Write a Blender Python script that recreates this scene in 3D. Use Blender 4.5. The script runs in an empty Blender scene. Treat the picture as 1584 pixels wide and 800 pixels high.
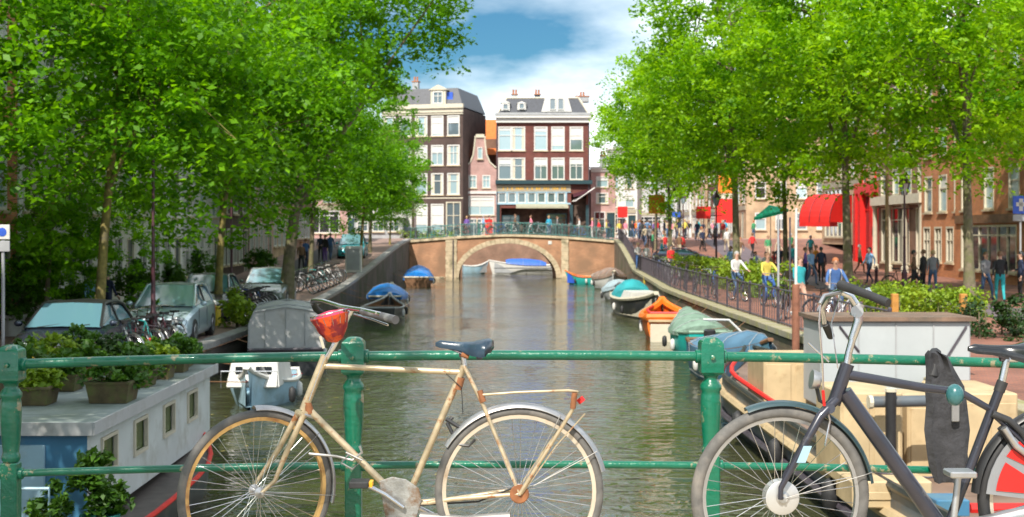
import bpy, bmesh, math, random
import numpy as np
from mathutils import Vector, Matrix
R = math.radians
random.seed(7)
S = bpy.context.scene
COL = S.collection

# ---------------------------------------------------------------- camera, sky, sun, exposure
CAMZ = 3.8; F = 1980.0; HX = 760.0; HY = 360.0      # eye height over the water, focal length in photo pixels
cd = bpy.data.cameras.new('camera'); cam = bpy.data.objects.new('camera', cd); COL.objects.link(cam); S.camera = cam
cam.location = (0, 0, CAMZ); cam.rotation_euler = (R(90), 0, 0)
cd.sensor_width = 36; cd.lens = 36*F/1584
cd.shift_x = (792-HX)/1584; cd.shift_y = -(400-HY)/1584
cd.clip_end = 5000; cd.clip_start = .1
cd.dof.use_dof = True; cd.dof.focus_distance = 5.6; cd.dof.aperture_fstop = 6.3
SUN_EL, SUN_AZ = 46.0, 200.0      # azimuth the light comes from, clockwise from +Y
W = bpy.data.worlds.new('World'); S.world = W; W.use_nodes = True
wn = W.node_tree.nodes; wl = W.node_tree.links; wn.clear()
wout = wn.new('ShaderNodeOutputWorld'); bg = wn.new('ShaderNodeBackground'); bg.inputs[1].default_value = .15
sky = wn.new('ShaderNodeTexSky'); sky.sky_type = 'NISHITA'; sky.sun_disc = False
sky.sun_elevation = R(SUN_EL); sky.sun_rotation = R(SUN_AZ); sky.air_density = 1.0; sky.dust_density = .6; sky.ozone_density = 2.0
tint = wn.new('ShaderNodeMix'); tint.data_type = 'RGBA'; tint.blend_type = 'MULTIPLY'; tint.inputs[0].default_value = 1
tint.inputs[7].default_value = (.15, .30, .36, 1)
tc = wn.new('ShaderNodeTexCoord'); mp = wn.new('ShaderNodeMapping'); mp.inputs['Scale'].default_value = (1, 1, 2.6)
mp.inputs['Location'].default_value = (11.06, .6, 1.985)
cn = wn.new('ShaderNodeTexNoise'); cn.inputs['Scale'].default_value = 2.8; cn.inputs['Detail'].default_value = 8; cn.inputs['Roughness'].default_value = .55
cr = wn.new('ShaderNodeValToRGB'); cr.color_ramp.elements[0].position = .33; cr.color_ramp.elements[1].position = .60
cn2 = wn.new('ShaderNodeTexNoise'); cn2.inputs['Scale'].default_value = 2.2; cn2.inputs['Detail'].default_value = 4
cr2 = wn.new('ShaderNodeValToRGB'); cr2.color_ramp.elements[0].position = .4; cr2.color_ramp.elements[1].position = .6
cr2.color_ramp.elements[0].color = (3.2, 4.0, 4.5, 1); cr2.color_ramp.elements[1].color = (10., 10.2, 10.3, 1)
mx = wn.new('ShaderNodeMix'); mx.data_type = 'RGBA'
wl.new(tc.outputs['Generated'], mp.inputs[0]); wl.new(mp.outputs[0], cn.inputs[0]); wl.new(mp.outputs[0], cn2.inputs[0])
wl.new(cn.outputs[0], cr.inputs[0]); wl.new(cn2.outputs[0], cr2.inputs[0])
wl.new(sky.outputs[0], tint.inputs[6]); wl.new(tint.outputs[2], mx.inputs[6])
wl.new(cr.outputs[0], mx.inputs[0]); wl.new(cr2.outputs[0], mx.inputs[7])
wl.new(mx.outputs[2], bg.inputs[0]); wl.new(bg.outputs[0], wout.inputs[0])
sd = bpy.data.lights.new('sun', 'SUN'); so = bpy.data.objects.new('sun', sd); COL.objects.link(so)
sd.energy = 4.0; sd.angle = R(.5); sd.color = (1, .93, .82)
sv = Vector((math.sin(R(SUN_AZ))*math.cos(R(SUN_EL)), math.cos(R(SUN_AZ))*math.cos(R(SUN_EL)), math.sin(R(SUN_EL))))
so.rotation_euler = sv.to_track_quat('Z', 'Y').to_euler()
S.view_settings.view_transform = 'Standard'; S.view_settings.look = 'None'; S.view_settings.exposure = .74; S.view_settings.gamma = 1

def at(px, py, Y): return Vector(((px-HX)*Y/F, Y, CAMZ-(py-HY)*Y/F))
def ax(px, Y): return (px-HX)*Y/F
def az(py, Y): return CAMZ-(py-HY)*Y/F

# ---------------------------------------------------------------- materials
MC = {}
def _base(name):
    m = bpy.data.materials.new(name); m.use_nodes = True
    n = m.node_tree.nodes; return m, n, m.node_tree.links, n['Principled BSDF']
def pm(name, col, rough=.6, metal=0., var=.2, scale=6., bump=0., dirt=None, dscale=3., dlo=.5, dhi=.7, coat=0., bscale=None):
    """noise-varied paint/stone/wood, with optional patches of dirt or rust"""
    if name in MC: return MC[name]
    m, n, l, p = _base(name)
    t = n.new('ShaderNodeTexCoord'); nz = n.new('ShaderNodeTexNoise'); nz.inputs['Scale'].default_value = scale; nz.inputs['Detail'].default_value = 5
    l.new(t.outputs['Object'], nz.inputs[0])
    mr = n.new('ShaderNodeValToRGB'); e = mr.color_ramp.elements; e[0].position = .3; e[1].position = .7
    e[0].color = (*[c*(1-var) for c in col], 1); e[1].color = (*[min(1, c*(1+var)) for c in col], 1)
    l.new(nz.outputs[0], mr.inputs[0]); out = mr.outputs[0]
    p.inputs['Roughness'].default_value = rough; p.inputs['Metallic'].default_value = metal; p.inputs['Coat Weight'].default_value = coat
    if dirt:
        n2 = n.new('ShaderNodeTexNoise'); n2.inputs['Scale'].default_value = dscale; n2.inputs['Detail'].default_value = 7; n2.inputs['Roughness'].default_value = .65
        l.new(t.outputs['Object'], n2.inputs[0])
        r2 = n.new('ShaderNodeMapRange'); r2.inputs[1].default_value = dlo; r2.inputs[2].default_value = dhi
        l.new(n2.outputs[0], r2.inputs[0])
        mm = n.new('ShaderNodeMix'); mm.data_type = 'RGBA'; mm.inputs[7].default_value = (*dirt, 1)
        l.new(r2.outputs[0], mm.inputs[0]); l.new(out, mm.inputs[6]); out = mm.outputs[2]
        if metal > .3:
            m3 = n.new('ShaderNodeMath'); m3.operation = 'MULTIPLY_ADD'; m3.inputs[1].default_value = -metal; m3.inputs[2].default_value = metal
            l.new(r2.outputs[0], m3.inputs[0]); l.new(m3.outputs[0], p.inputs['Metallic'])
    l.new(out, p.inputs['Base Color'])
    if bump:
        b = n.new('ShaderNodeBump'); b.inputs['Strength'].default_value = bump; b.inputs['Distance'].default_value = .02
        n4 = n.new('ShaderNodeTexNoise'); n4.inputs['Scale'].default_value = bscale or scale*4; n4.inputs['Detail'].default_value = 6
        l.new(t.outputs['Object'], n4.inputs[0]); l.new(n4.outputs[0], b.inputs['Height']); l.new(b.outputs[0], p.inputs['Normal'])
    MC[name] = m; return m
def brick(name, c1, c2, mortar, bw=.22, bh=.07, flat=False, dirt=None):
    if name in MC: return MC[name]
    m, n, l, p = _base(name)
    t = n.new('ShaderNodeTexCoord'); s = n.new('ShaderNodeSeparateXYZ'); a = n.new('ShaderNodeMath'); c = n.new('ShaderNodeCombineXYZ')
    l.new(t.outputs['Object'], s.inputs[0])
    if flat: l.new(s.outputs[0], c.inputs[0]); l.new(s.outputs[1], c.inputs[1])
    else:
        l.new(s.outputs[0], a.inputs[0]); l.new(s.outputs[1], a.inputs[1]); l.new(a.outputs[0], c.inputs[0]); l.new(s.outputs[2], c.inputs[1])
    b = n.new('ShaderNodeTexBrick'); b.inputs['Scale'].default_value = 1; b.inputs['Brick Width'].default_value = bw; b.inputs['Row Height'].default_value = bh
    b.inputs['Mortar Size'].default_value = .008; b.inputs['Color1'].default_value = (*c1, 1); b.inputs['Color2'].default_value = (*c2, 1); b.inputs['Mortar'].default_value = (*mortar, 1)
    l.new(c.outputs[0], b.inputs[0])
    nz = n.new('ShaderNodeTexNoise'); nz.inputs['Scale'].default_value = .9; nz.inputs['Detail'].default_value = 6; l.new(t.outputs['Object'], nz.inputs[0])
    mr = n.new('ShaderNodeMapRange'); mr.inputs[1].default_value = .3; mr.inputs[2].default_value = .7; mr.inputs[3].default_value = .72; mr.inputs[4].default_value = 1.25
    l.new(nz.outputs[0], mr.inputs[0])
    mm = n.new('ShaderNodeMix'); mm.data_type = 'RGBA'; mm.blend_type = 'MULTIPLY'; mm.inputs[0].default_value = 1
    l.new(b.outputs[0], mm.inputs[6]); l.new(mr.outputs[0], mm.inputs[7]); out = mm.outputs[2]
    if dirt:
        n2 = n.new('ShaderNodeTexNoise'); n2.inputs['Scale'].default_value = .5; n2.inputs['Detail'].default_value = 7; l.new(t.outputs['Object'], n2.inputs[0])
        r2 = n.new('ShaderNodeMapRange'); r2.inputs[1].default_value = .48; r2.inputs[2].default_value = .65; l.new(n2.outputs[0], r2.inputs[0])
        m2 = n.new('ShaderNodeMix'); m2.data_type = 'RGBA'; m2.inputs[7].default_value = (*dirt, 1)
        l.new(r2.outputs[0], m2.inputs[0]); l.new(out, m2.inputs[6]); out = m2.outputs[2]
    l.new(out, p.inputs['Base Color']); p.inputs['Roughness'].default_value = .85
    bp = n.new('ShaderNodeBump'); bp.inputs['Strength'].default_value = .5; bp.inputs['Distance'].default_value = .01
    iv = n.new('ShaderNodeMath'); iv.operation = 'SUBTRACT'; iv.inputs[0].default_value = 1; l.new(b.outputs['Fac'], iv.inputs[1])
    l.new(iv.outputs[0], bp.inputs['Height']); l.new(bp.outputs[0], p.inputs['Normal'])
    MC[name] = m; return m
def leafmat(name, dark, light, trans=.45, gloss=.1):
    if name in MC: return MC[name]
    m = bpy.data.materials.new(name); m.use_nodes = True; n = m.node_tree.nodes; l = m.node_tree.links; n.clear()
    o = n.new('ShaderNodeOutputMaterial'); g = n.new('ShaderNodeNewGeometry'); t = n.new('ShaderNodeTexCoord')
    nz = n.new('ShaderNodeTexNoise'); nz.inputs['Scale'].default_value = .7; nz.inputs['Detail'].default_value = 3; l.new(t.outputs['Object'], nz.inputs[0])
    ma = n.new('ShaderNodeMath'); ma.operation = 'MULTIPLY_ADD'; ma.inputs[1].default_value = .45; l.new(g.outputs['Random Per Island'], ma.inputs[0])
    mr = n.new('ShaderNodeMapRange'); mr.inputs[1].default_value = .35; mr.inputs[2].default_value = .65; mr.inputs[3].default_value = 0; mr.inputs[4].default_value = .55
    l.new(nz.outputs[0], mr.inputs[0]); l.new(mr.outputs[0], ma.inputs[2])
    r = n.new('ShaderNodeValToRGB'); r.color_ramp.elements[0].color = (*dark, 1); r.color_ramp.elements[1].color = (*light, 1); l.new(ma.outputs[0], r.inputs[0])
    d = n.new('ShaderNodeBsdfPrincipled'); d.inputs['Roughness'].default_value = .45; d.inputs['Specular IOR Level'].default_value = .35; l.new(r.outputs[0], d.inputs['Base Color'])
    tr = n.new('ShaderNodeBsdfTranslucent'); hs = n.new('ShaderNodeMix'); hs.data_type = 'RGBA'; hs.blend_type = 'MULTIPLY'; hs.inputs[0].default_value = 1; hs.inputs[7].default_value = (1.5, 1.35, .35, 1)
    l.new(r.outputs[0], hs.inputs[6]); l.new(hs.outputs[2], tr.inputs[0])
    x = n.new('ShaderNodeMixShader'); x.inputs[0].default_value = trans; l.new(d.outputs[0], x.inputs[1]); l.new(tr.outputs[0], x.inputs[2]); l.new(x.outputs[0], o.inputs[0])
    MC[name] = m; return m
def glassm(name, col, rough=.06):
    if name in MC: return MC[name]
    m, n, l, p = _base(name)
    p.inputs['Base Color'].default_value = (*col, 1); p.inputs['Roughness'].default_value = rough; p.inputs['IOR'].default_value = 1.9; p.inputs['Specular IOR Level'].default_value = .9
    t = n.new('ShaderNodeTexCoord'); nz = n.new('ShaderNodeTexNoise'); nz.inputs['Scale'].default_value = 1.1; l.new(t.outputs['Object'], nz.inputs[0])
    b = n.new('ShaderNodeBump'); b.inputs['Strength'].default_value = .06; l.new(nz.outputs[0], b.inputs['Height']); l.new(b.outputs[0], p.inputs['Normal'])
    MC[name] = m; return m

# ---------------------------------------------------------------- mesh helpers
class MB:
    def __init__(s): s.v = []; s.f = []; s.m = []; s.cm = 0
    def add(s, vs, fs):
        o = len(s.v); s.v += [tuple(v) for v in vs]; s.f += [tuple(i+o for i in f) for f in fs]; s.m += [s.cm]*len(fs); return s
    def quad(s, a, b, c, d): return s.add([a, b, c, d], [(0, 1, 2, 3)])
    def poly(s, pts): return s.add(pts, [tuple(range(len(pts)))])
    def box(s, x0, x1, y0, y1, z0, z1, M=None):
        vs = [Vector(p) for p in ((x0,y0,z0),(x1,y0,z0),(x1,y1,z0),(x0,y1,z0),(x0,y0,z1),(x1,y0,z1),(x1,y1,z1),(x0,y1,z1))]
        if M is not None: vs = [M @ v for v in vs]
        return s.add(vs, [(0,3,2,1),(4,5,6,7),(0,1,5,4),(1,2,6,5),(2,3,7,6),(3,0,4,7)])
    def prism(s, pts, d0, d1, axis='y'):
        """extrude a polygon of (u, w) pairs between d0 and d1 along an axis"""
        n = len(pts)
        mk = {'y': lambda u, w, d: (u, d, w), 'x': lambda u, w, d: (d, u, w), 'z': lambda u, w, d: (u, w, d)}[axis]
        vs = [mk(u, w, d0) for u, w in pts]+[mk(u, w, d1) for u, w in pts]
        return s.add(vs, [tuple(range(n)), tuple(range(2*n-1, n-1, -1))]+[(i, i+n, (i+1) % n+n, (i+1) % n) for i in range(n)])
    def tube(s, pts, r, n=8, closed=False, caps=True, flat=1.0):
        pts = [Vector(p) for p in pts]; k = len(pts); rs = r if isinstance(r, (list, tuple)) else [r]*k
        up = None; vs = []
        for i in range(k):
            if closed: t = pts[(i+1) % k]-pts[i-1]
            else: t = pts[min(i+1, k-1)]-pts[max(i-1, 0)]
            t.normalize()
            if up is None:
                up = Vector((0, 0, 1)) if abs(t.z) < .9 else Vector((1, 0, 0))
            up = (up-t*up.dot(t))
            if up.length < 1e-5: up = Vector((1, 0, 0))-t*t.x
            up.normalize(); sd_ = t.cross(up)
            for j in range(n):
                a = 2*math.pi*j/n; vs.append(pts[i]+sd_*(math.cos(a)*rs[i]*flat)+up*(math.sin(a)*rs[i]))
        fs = []
        for i in range(k if closed else k-1):
            a = i*n; b = ((i+1) % k)*n
            for j in range(n): fs.append((a+j, a+(j+1) % n, b+(j+1) % n, b+j))
        if caps and not closed: fs += [tuple(range(n-1, -1, -1)), tuple(range((k-1)*n, k*n))]
        return s.add(vs, fs)
    def lathe(s, prof, n=16, c=(0, 0, 0), M=None, caps=True):
        vs = []
        for r, z in prof:
            for j in range(n):
                a = 2*math.pi*j/n; v = Vector((r*math.cos(a), r*math.sin(a), z))
                if M is not None: v = M @ v
                vs.append(v+Vector(c))
        k = len(prof); fs = [(i*n+j, i*n+(j+1) % n, (i+1)*n+(j+1) % n, (i+1)*n+j) for i in range(k-1) for j in range(n)]
        if caps: fs += [tuple(range(n-1, -1, -1)), tuple(range((k-1)*n, k*n))]
        return s.add(vs, fs)
    def ball(s, c, r, n=8, sz=1.0): 
        k = max(4, n//2+1); return s.lathe([(max(.001, r*math.sin(math.pi*i/k)), -r*sz*math.cos(math.pi*i/k)) for i in range(k+1)], n, c)
    def loft(s, rings, caps=True, closed=True):
        n = len(rings[0]); vs = [p for r in rings for p in r]; fs = []
        for i in range(len(rings)-1):
            for j in range(n if closed else n-1): fs.append((i*n+j, i*n+(j+1) % n, (i+1)*n+(j+1) % n, (i+1)*n+j))
        if caps: fs += [tuple(range(n-1, -1, -1)), tuple(range((len(rings)-1)*n, len(rings)*n))]
        return s.add(vs, fs)
    def mesh(s, name, mats, smooth=None, bevel=0, fixn=False):
        me = bpy.data.meshes.new(name); me.from_pydata(s.v, [], s.f)
        for m in (mats if isinstance(mats, (list, tuple)) else [mats]): me.materials.append(m)
        if any(s.m): me.polygons.foreach_set('material_index', s.m)
        if bevel or fixn:
            b = bmesh.new(); b.from_mesh(me); bmesh.ops.remove_doubles(b, verts=b.verts, dist=1e-5)
            bmesh.ops.recalc_face_normals(b, faces=b.faces)
            if bevel:
                ed = [e for e in b.edges if len(e.link_faces) == 2 and e.calc_face_angle(0) > .5]
                bmesh.ops.bevel(b, geom=ed, offset=bevel, segments=1, affect='EDGES', profile=.5)
            b.to_mesh(me); b.free()
        if smooth is not None: me.shade_smooth(); me.set_sharp_from_angle(angle=R(smooth))
        me.update(); return me
    def build(s, name, mats, parent=None, smooth=None, bevel=0, label=None, fixn=False):
        return link(name, s.mesh(name, mats, smooth, bevel, fixn), parent, label)
def link(name, me, parent=None, label=None, loc=None, rz=None):
    o = bpy.data.objects.new(name, me); COL.objects.link(o)
    if parent: o.parent = parent
    if label: o['label'] = label
    if loc is not None: o.location = loc
    if rz is not None: o.rotation_euler.z = rz
    return o
def tag(o, label=None, cat=None, group=None, kind=None):
    for k, v in (('label', label), ('category', cat), ('group', group), ('kind', kind)):
        if v: o[k] = v
    return o
def thing(name, label, cat, loc=(0, 0, 0), rz=0, group=None):
    o = bpy.data.objects.new(name, None); COL.objects.link(o); o.empty_display_size = .2
    o.location = loc; o.rotation_euler.z = rz; return tag(o, label, cat, group)
def copy_tree(o, loc=None, rz=None, label=None, group=None, scale=None, top=True):
    c = o.copy(); COL.objects.link(c)
    for ch in o.children:
        d = copy_tree(ch, top=False); d.parent = c; d.matrix_parent_inverse = ch.matrix_parent_inverse.copy()
    if top:
        if loc is not None: c.location = loc
        if rz is not None: c.rotation_euler.z = rz
        if label: c['label'] = label
        if group: c['group'] = group
        if scale: c.scale = scale if isinstance(scale, (tuple, list)) else (scale,)*3
    return c
def sm(a, b, x): t = min(1, max(0, (x-a)/(b-a))); return t*t*(3-2*t)
def arc(c, r, a0, a1, n): return [(c[0]+r*math.cos(R(a0+(a1-a0)*i/n)), c[1]+r*math.sin(R(a0+(a1-a0)*i/n))) for i in range(n+1)]
# ---------------------------------------------------------------- common materials
M_asph = pm('asphalt', (.07, .065, .065), .9, var=.25, scale=3, bump=.2)
M_pavR = brick('red_paving', (.30, .115, .07), (.22, .09, .065), (.13, .09, .07), .21, .1, flat=True)
M_pavL = brick('brown_paving', (.30, .19, .15), (.24, .16, .13), (.14, .11, .10), .21, .1, flat=True)
M_stone = pm('sandstone', (.50, .40, .27), .85, var=.22, scale=2.5, bump=.25, dirt=(.19, .17, .10), dscale=1.2, dlo=.52, dhi=.72)
M_cope = pm('mossy_coping', (.33, .29, .20), .9, var=.3, scale=2, bump=.3, dirt=(.20, .20, .05), dscale=.8, dlo=.42, dhi=.62)
M_copeL = pm('grey_coping', (.30, .29, .28), .9, var=.25, scale=2, bump=.3)
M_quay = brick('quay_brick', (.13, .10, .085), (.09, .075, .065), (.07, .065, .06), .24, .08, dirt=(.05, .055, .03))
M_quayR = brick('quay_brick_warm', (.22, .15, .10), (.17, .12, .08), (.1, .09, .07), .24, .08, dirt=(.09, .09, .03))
M_brbrick = brick('bridge_brick', (.44, .22, .12), (.36, .18, .10), (.30, .20, .13), .24, .08, dirt=(.26, .15, .09))
M_white = pm('white_paint', (.60, .59, .56), .5, var=.06, scale=4, dirt=(.5, .48, .42), dlo=.6, dhi=.8)
M_cream = pm('cream_paint', (.56, .51, .40), .55, var=.08, scale=4, dirt=(.42, .37, .28), dlo=.58, dhi=.8)
M_black = pm('black_paint', (.02, .02, .022), .4, var=.3)
M_iron = pm('dark_iron', (.07, .06, .075), .5, var=.3)
M_maroon = pm('maroon_paint', (.06, .018, .026), .45, var=.2)
M_gr = pm('green_rail_paint', (.0, .125, .068), .30, var=.12, scale=9, dirt=(.24, .22, .13), dscale=13, dlo=.585, dhi=.64, coat=.4, bump=.25)
M_teal = pm('teal_rail_paint', (.06, .20, .18), .5, var=.25)
M_rubber = pm('tyre_rubber', (.115, .11, .105), .8, var=.2, scale=30, dirt=(.2, .18, .16), dscale=8)
M_drub = pm('dark_rubber', (.025, .025, .027), .6, var=.2, scale=20)
M_chrome = pm('worn_chrome', (.62, .62, .64), .22, 1., var=.12, scale=12, dirt=(.26, .17, .11), dscale=16, dlo=.6, dhi=.74)
M_alu = pm('dull_aluminium', (.44, .44, .45), .4, .85, var=.12, scale=14, dirt=(.35, .3, .25), dscale=12, dlo=.62, dhi=.8)
M_bark = pm('bark', (.155, .125, .085), .9, var=.4, scale=7, bump=.8, dirt=(.13, .14, .05), dscale=2, dlo=.45, dhi=.65)
M_barkY = pm('lichen_bark', (.22, .18, .055), .9, var=.4, scale=7, bump=.8, dirt=(.14, .12, .07), dscale=3, dlo=.5, dhi=.65)
M_leafL = leafmat('elm_leaf_deep', (.020, .115, .004), (.24, .54, .012), .58)
M_leafR = leafmat('elm_leaf_fresh', (.035, .17, .004), (.38, .66, .012), .56)
M_leafP = leafmat('pot_leaf', (.018, .07, .01), (.11, .24, .02), .3)
M_hedge = leafmat('hedge_leaf', (.06, .15, .012), (.34, .46, .03), .3)
M_leafD = leafmat('dark_hedge_leaf', (.010, .035, .008), (.05, .11, .02), .2)
M_glass = glassm('window_glass', (.10, .14, .16))
M_glassD = glassm('dark_glass', (.025, .03, .035))
M_glassB = glassm('pale_glass', (.30, .42, .46), .1)
M_terra = pm('terracotta', (.38, .16, .08), .8, var=.2)
M_slate = pm('slate', (.035, .04, .055), .5, var=.3, scale=5)
M_orange = pm('orange_tile', (.58, .15, .03), .8, var=.25, scale=7)
M_wood = pm('pale_wood', (.50, .38, .22), .6, var=.15, scale=3, dirt=(.35, .24, .12), dscale=4, dlo=.55, dhi=.75)
M_box = pm('mossy_planter', (.10, .075, .035), .85, var=.35, scale=8, dirt=(.10, .12, .03), dscale=6, bump=.4)
M_brown = pm('brown_wood', (.17, .085, .04), .6, var=.3, scale=6)
M_blueT = pm('blue_tarpaulin', (.005, .17, .55), .45, var=.25, scale=3, bump=.9, bscale=4)
M_greyT = pm('grey_tarpaulin', (.42, .42, .42), .7, var=.12, scale=2, bump=.5, bscale=2.2, dirt=(.3, .29, .27), dscale=2)
M_red = pm('red_paint', (.62, .015, .012), .5, var=.15)
M_blue = pm('blue_paint', (.03, .10, .52), .45, var=.15)
M_hullB = pm('black_hull', (.028, .03, .034), .35, var=.3, scale=2, dirt=(.09, .08, .06), dscale=2)
M_lblue = pm('pale_blue_paint', (.30, .46, .56), .5, var=.1, scale=2, dirt=(.24, .33, .36), dscale=1.4)
M_dblue = pm('deep_teal_blue', (.045, .17, .30), .5, var=.12, scale=2, dirt=(.10, .2, .24), dscale=1.4)
M_grey = pm('grey_paint', (.33, .34, .35), .6, var=.12, scale=3)

# ---------------------------------------------------------------- water, quays, streets
def xl(Y): return float(np.interp(Y, [-50, 20, 37, 55, 107, 114], [-7.9, -7.8, -7.25, -7.25, -6.85, -6.85]))
def xr(Y): return float(np.interp(Y, [-50, 30, 45, 55, 65, 90, 107, 114], [7.15, 7.15, 7.25, 7.45, 8.1, 9.6, 10.3, 10.3]))
def zl(Y): return .9+2.4*sm(50, 114, Y) + 1.45*(1-sm(6.5, 11, Y))
def zr(Y): return 1.38+1.82*sm(80, 108, Y) + 1.1*(1-sm(6.5, 11, Y))
mwat, n, l, p = _base('canal_water')
p.inputs['Base Color'].default_value = (.054, .057, .026, 1); p.inputs['Roughness'].default_value = .04; p.inputs['IOR'].default_value = 1.42
t = n.new('ShaderNodeTexCoord'); m1 = n.new('ShaderNodeMapping'); m1.inputs['Scale'].default_value = (.85, 1.5, 1)
a1 = n.new('ShaderNodeTexNoise'); a1.inputs['Scale'].default_value = 2.1; a1.inputs['Detail'].default_value = 3.5; a1.inputs['Roughness'].default_value = .55; a1.inputs['Distortion'].default_value = .5
b1 = n.new('ShaderNodeBump'); b1.inputs['Strength'].default_value = .7; b1.inputs['Distance'].default_value = .13
a2 = n.new('ShaderNodeTexNoise'); a2.inputs['Scale'].default_value = .16; a2.inputs['Detail'].default_value = 3
r2 = n.new('ShaderNodeMapRange'); r2.inputs[1].default_value = .4; r2.inputs[2].default_value = .6; r2.inputs[3].default_value = .3; r2.inputs[4].default_value = 1.15
ml = n.new('ShaderNodeMath'); ml.operation = 'MULTIPLY'
l.new(t.outputs['Object'], m1.inputs[0]); l.new(m1.outputs[0], a1.inputs[0]); l.new(t.outputs['Object'], a2.inputs[0]); l.new(a2.outputs[0], r2.inputs[0])
l.new(a1.outputs[0], ml.inputs[0]); l.new(r2.outputs[0], ml.inputs[1]); l.new(ml.outputs[0], b1.inputs['Height']); l.new(b1.outputs[0], p.inputs['Normal'])
tag(MB().quad((-60, -60, 0), (60, -60, 0), (60, 122, 0), (-60, 122, 0)).build('canal_water', mwat), kind='structure')
m = MB(); m.quad((-3000, -3000, -1.5), (3000, -3000, -1.5), (3000, 3000, -1.5), (-3000, 3000, -1.5))
tag(m.build('ground', pm('earth', (.10, .09, .07), .95)), kind='structure')

YS = [-60, -20, 0, 5, 6.5, 8, 9.5, 11, 14, 18, 22, 26, 30, 34, 38, 42, 46, 50, 54, 58, 62, 66, 70, 74, 78, 82, 86, 90, 94, 98, 102, 105, 108, 110, 112, 114]
def sheet(name, fx0, fx1, fz, ys, mat_, lift=0.):
    m = MB(); vs = []
    for y in ys: vs += [(fx0(y), y, fz(y)+lift), (fx1(y), y, fz(y)+lift)]
    m.add(vs, [(2*i, 2*i+1, 2*i+3, 2*i+2) for i in range(len(ys)-1)])
    return tag(m.build(name, mat_), kind='structure')
sheet('quay_street_left', lambda y: -14., lambda y: xl(y), zl, YS, M_pavL)
sheet('ground_left', lambda y: -400., lambda y: -13.999, zl, YS, M_pavL)
sheet('quay_street_right', lambda y: xr(y), lambda y: 26., zr, YS, M_pavR)
sheet('ground_right', lambda y: 26., lambda y: 400., zr, YS, M_pavR)
sheet('road', lambda y: -12.4, lambda y: -10.2, zl, YS, M_asph, .004)
sheet('road', lambda y: xr(y)+7.0, lambda y: xr(y)+9.6, zr, YS, pm('purple_asphalt', (.13, .10, .115), .85, var=.2, scale=2), .004)
FZ = 3.2
m = MB(); m.quad((-400, 121, FZ), (400, 121, FZ), (400, 1500, FZ), (-400, 1500, FZ)); m.quad((10.3, 113.9, FZ+.002), (400, 113.9, FZ+.002), (400, 121, FZ+.002), (10.3, 121, FZ+.002))
tag(m.build('street_far', pm('pinkish_paving', (.30, .18, .15), .85, var=.15, scale=1.2)), kind='structure')
def quay(side):
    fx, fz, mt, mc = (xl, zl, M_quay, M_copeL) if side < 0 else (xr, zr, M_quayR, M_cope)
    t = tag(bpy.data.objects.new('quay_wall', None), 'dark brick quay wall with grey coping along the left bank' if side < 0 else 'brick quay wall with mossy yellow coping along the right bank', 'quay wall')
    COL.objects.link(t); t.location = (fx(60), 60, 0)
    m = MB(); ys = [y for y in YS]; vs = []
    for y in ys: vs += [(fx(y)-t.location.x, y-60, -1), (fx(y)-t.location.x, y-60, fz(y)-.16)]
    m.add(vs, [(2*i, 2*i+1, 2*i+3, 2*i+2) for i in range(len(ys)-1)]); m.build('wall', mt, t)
    y = 7.; 
    if side < 0: parap = .34
    else: parap = .06
    meshes = {}
    while y < 106.8:
        L = 1.24; dz = (fz(y+L)-fz(y)); dx = fx(y+L)-fx(y)
        if 'c' not in meshes: meshes['c'] = MB().box(-.22, .22, 0, 1.22, -.17, .0).mesh('coping_stone', mc, bevel=.015)
        o = link('coping_stone', meshes['c'], t, loc=(fx(y)-t.location.x-side*-.0+side*.16, y-60, fz(y)+.05+random.uniform(-.006, .006)))
        o.rotation_euler = (math.atan2(dz, L), 0, -math.atan2(dx, L)); y += L
    return t
quay(-1); quay(1)
rf = np.random.default_rng(21); m = MB()
for i in range(420):
    Y = float(rf.uniform(20, 100)); sd_ = rf.random() < .55; x = (xl(Y)+float(rf.exponential(1.6))+1.5) if sd_ else (xr(Y)-float(rf.exponential(1.6))-1.5); a_ = float(rf.uniform(0, 6.28)); s_ = float(rf.uniform(.03, .07))
    m.add([(x+s_*math.cos(a_+k*1.57)*(1 if k % 2 else .5), Y+s_*math.sin(a_+k*1.57)*(1 if k % 2 else .5), .012) for k in range(4)], [(0, 1, 2, 3)])
tag(m.build('floating_leaves', pm('dead_leaf', (.30, .26, .06), .7, var=.4)), 'yellowed leaves scattered on the canal water along both walls', 'leaves', kind='stuff')
# cross canal banks beyond the bridge
tag(MB().box(-60, 60, 121, 121.6, -1, FZ-.01).build('quay_wall', brick('far_quay_brick', (.30, .16, .11), (.24, .13, .09), (.2, .15, .1))), 'reddish brick quay wall seen through the bridge arch', 'quay wall')
tag(MB().box(10.3, 10.7, 114.1, 120.9, -1, FZ-.01).build('quay_wall', MC['far_quay_brick']), 'short return of brick quay wall right behind the bridge', 'quay wall')
# near bridge (the camera stands on it)
DECK = 2.376
m = MB(); m.box(-12, 12, -4, 6.15, 1.9, DECK-.12); m.box(-12, 12, -1.2, 5.72, DECK-.12, DECK)
tag(m.build('bridge_deck', M_stone, bevel=.02), kind='structure')

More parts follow.
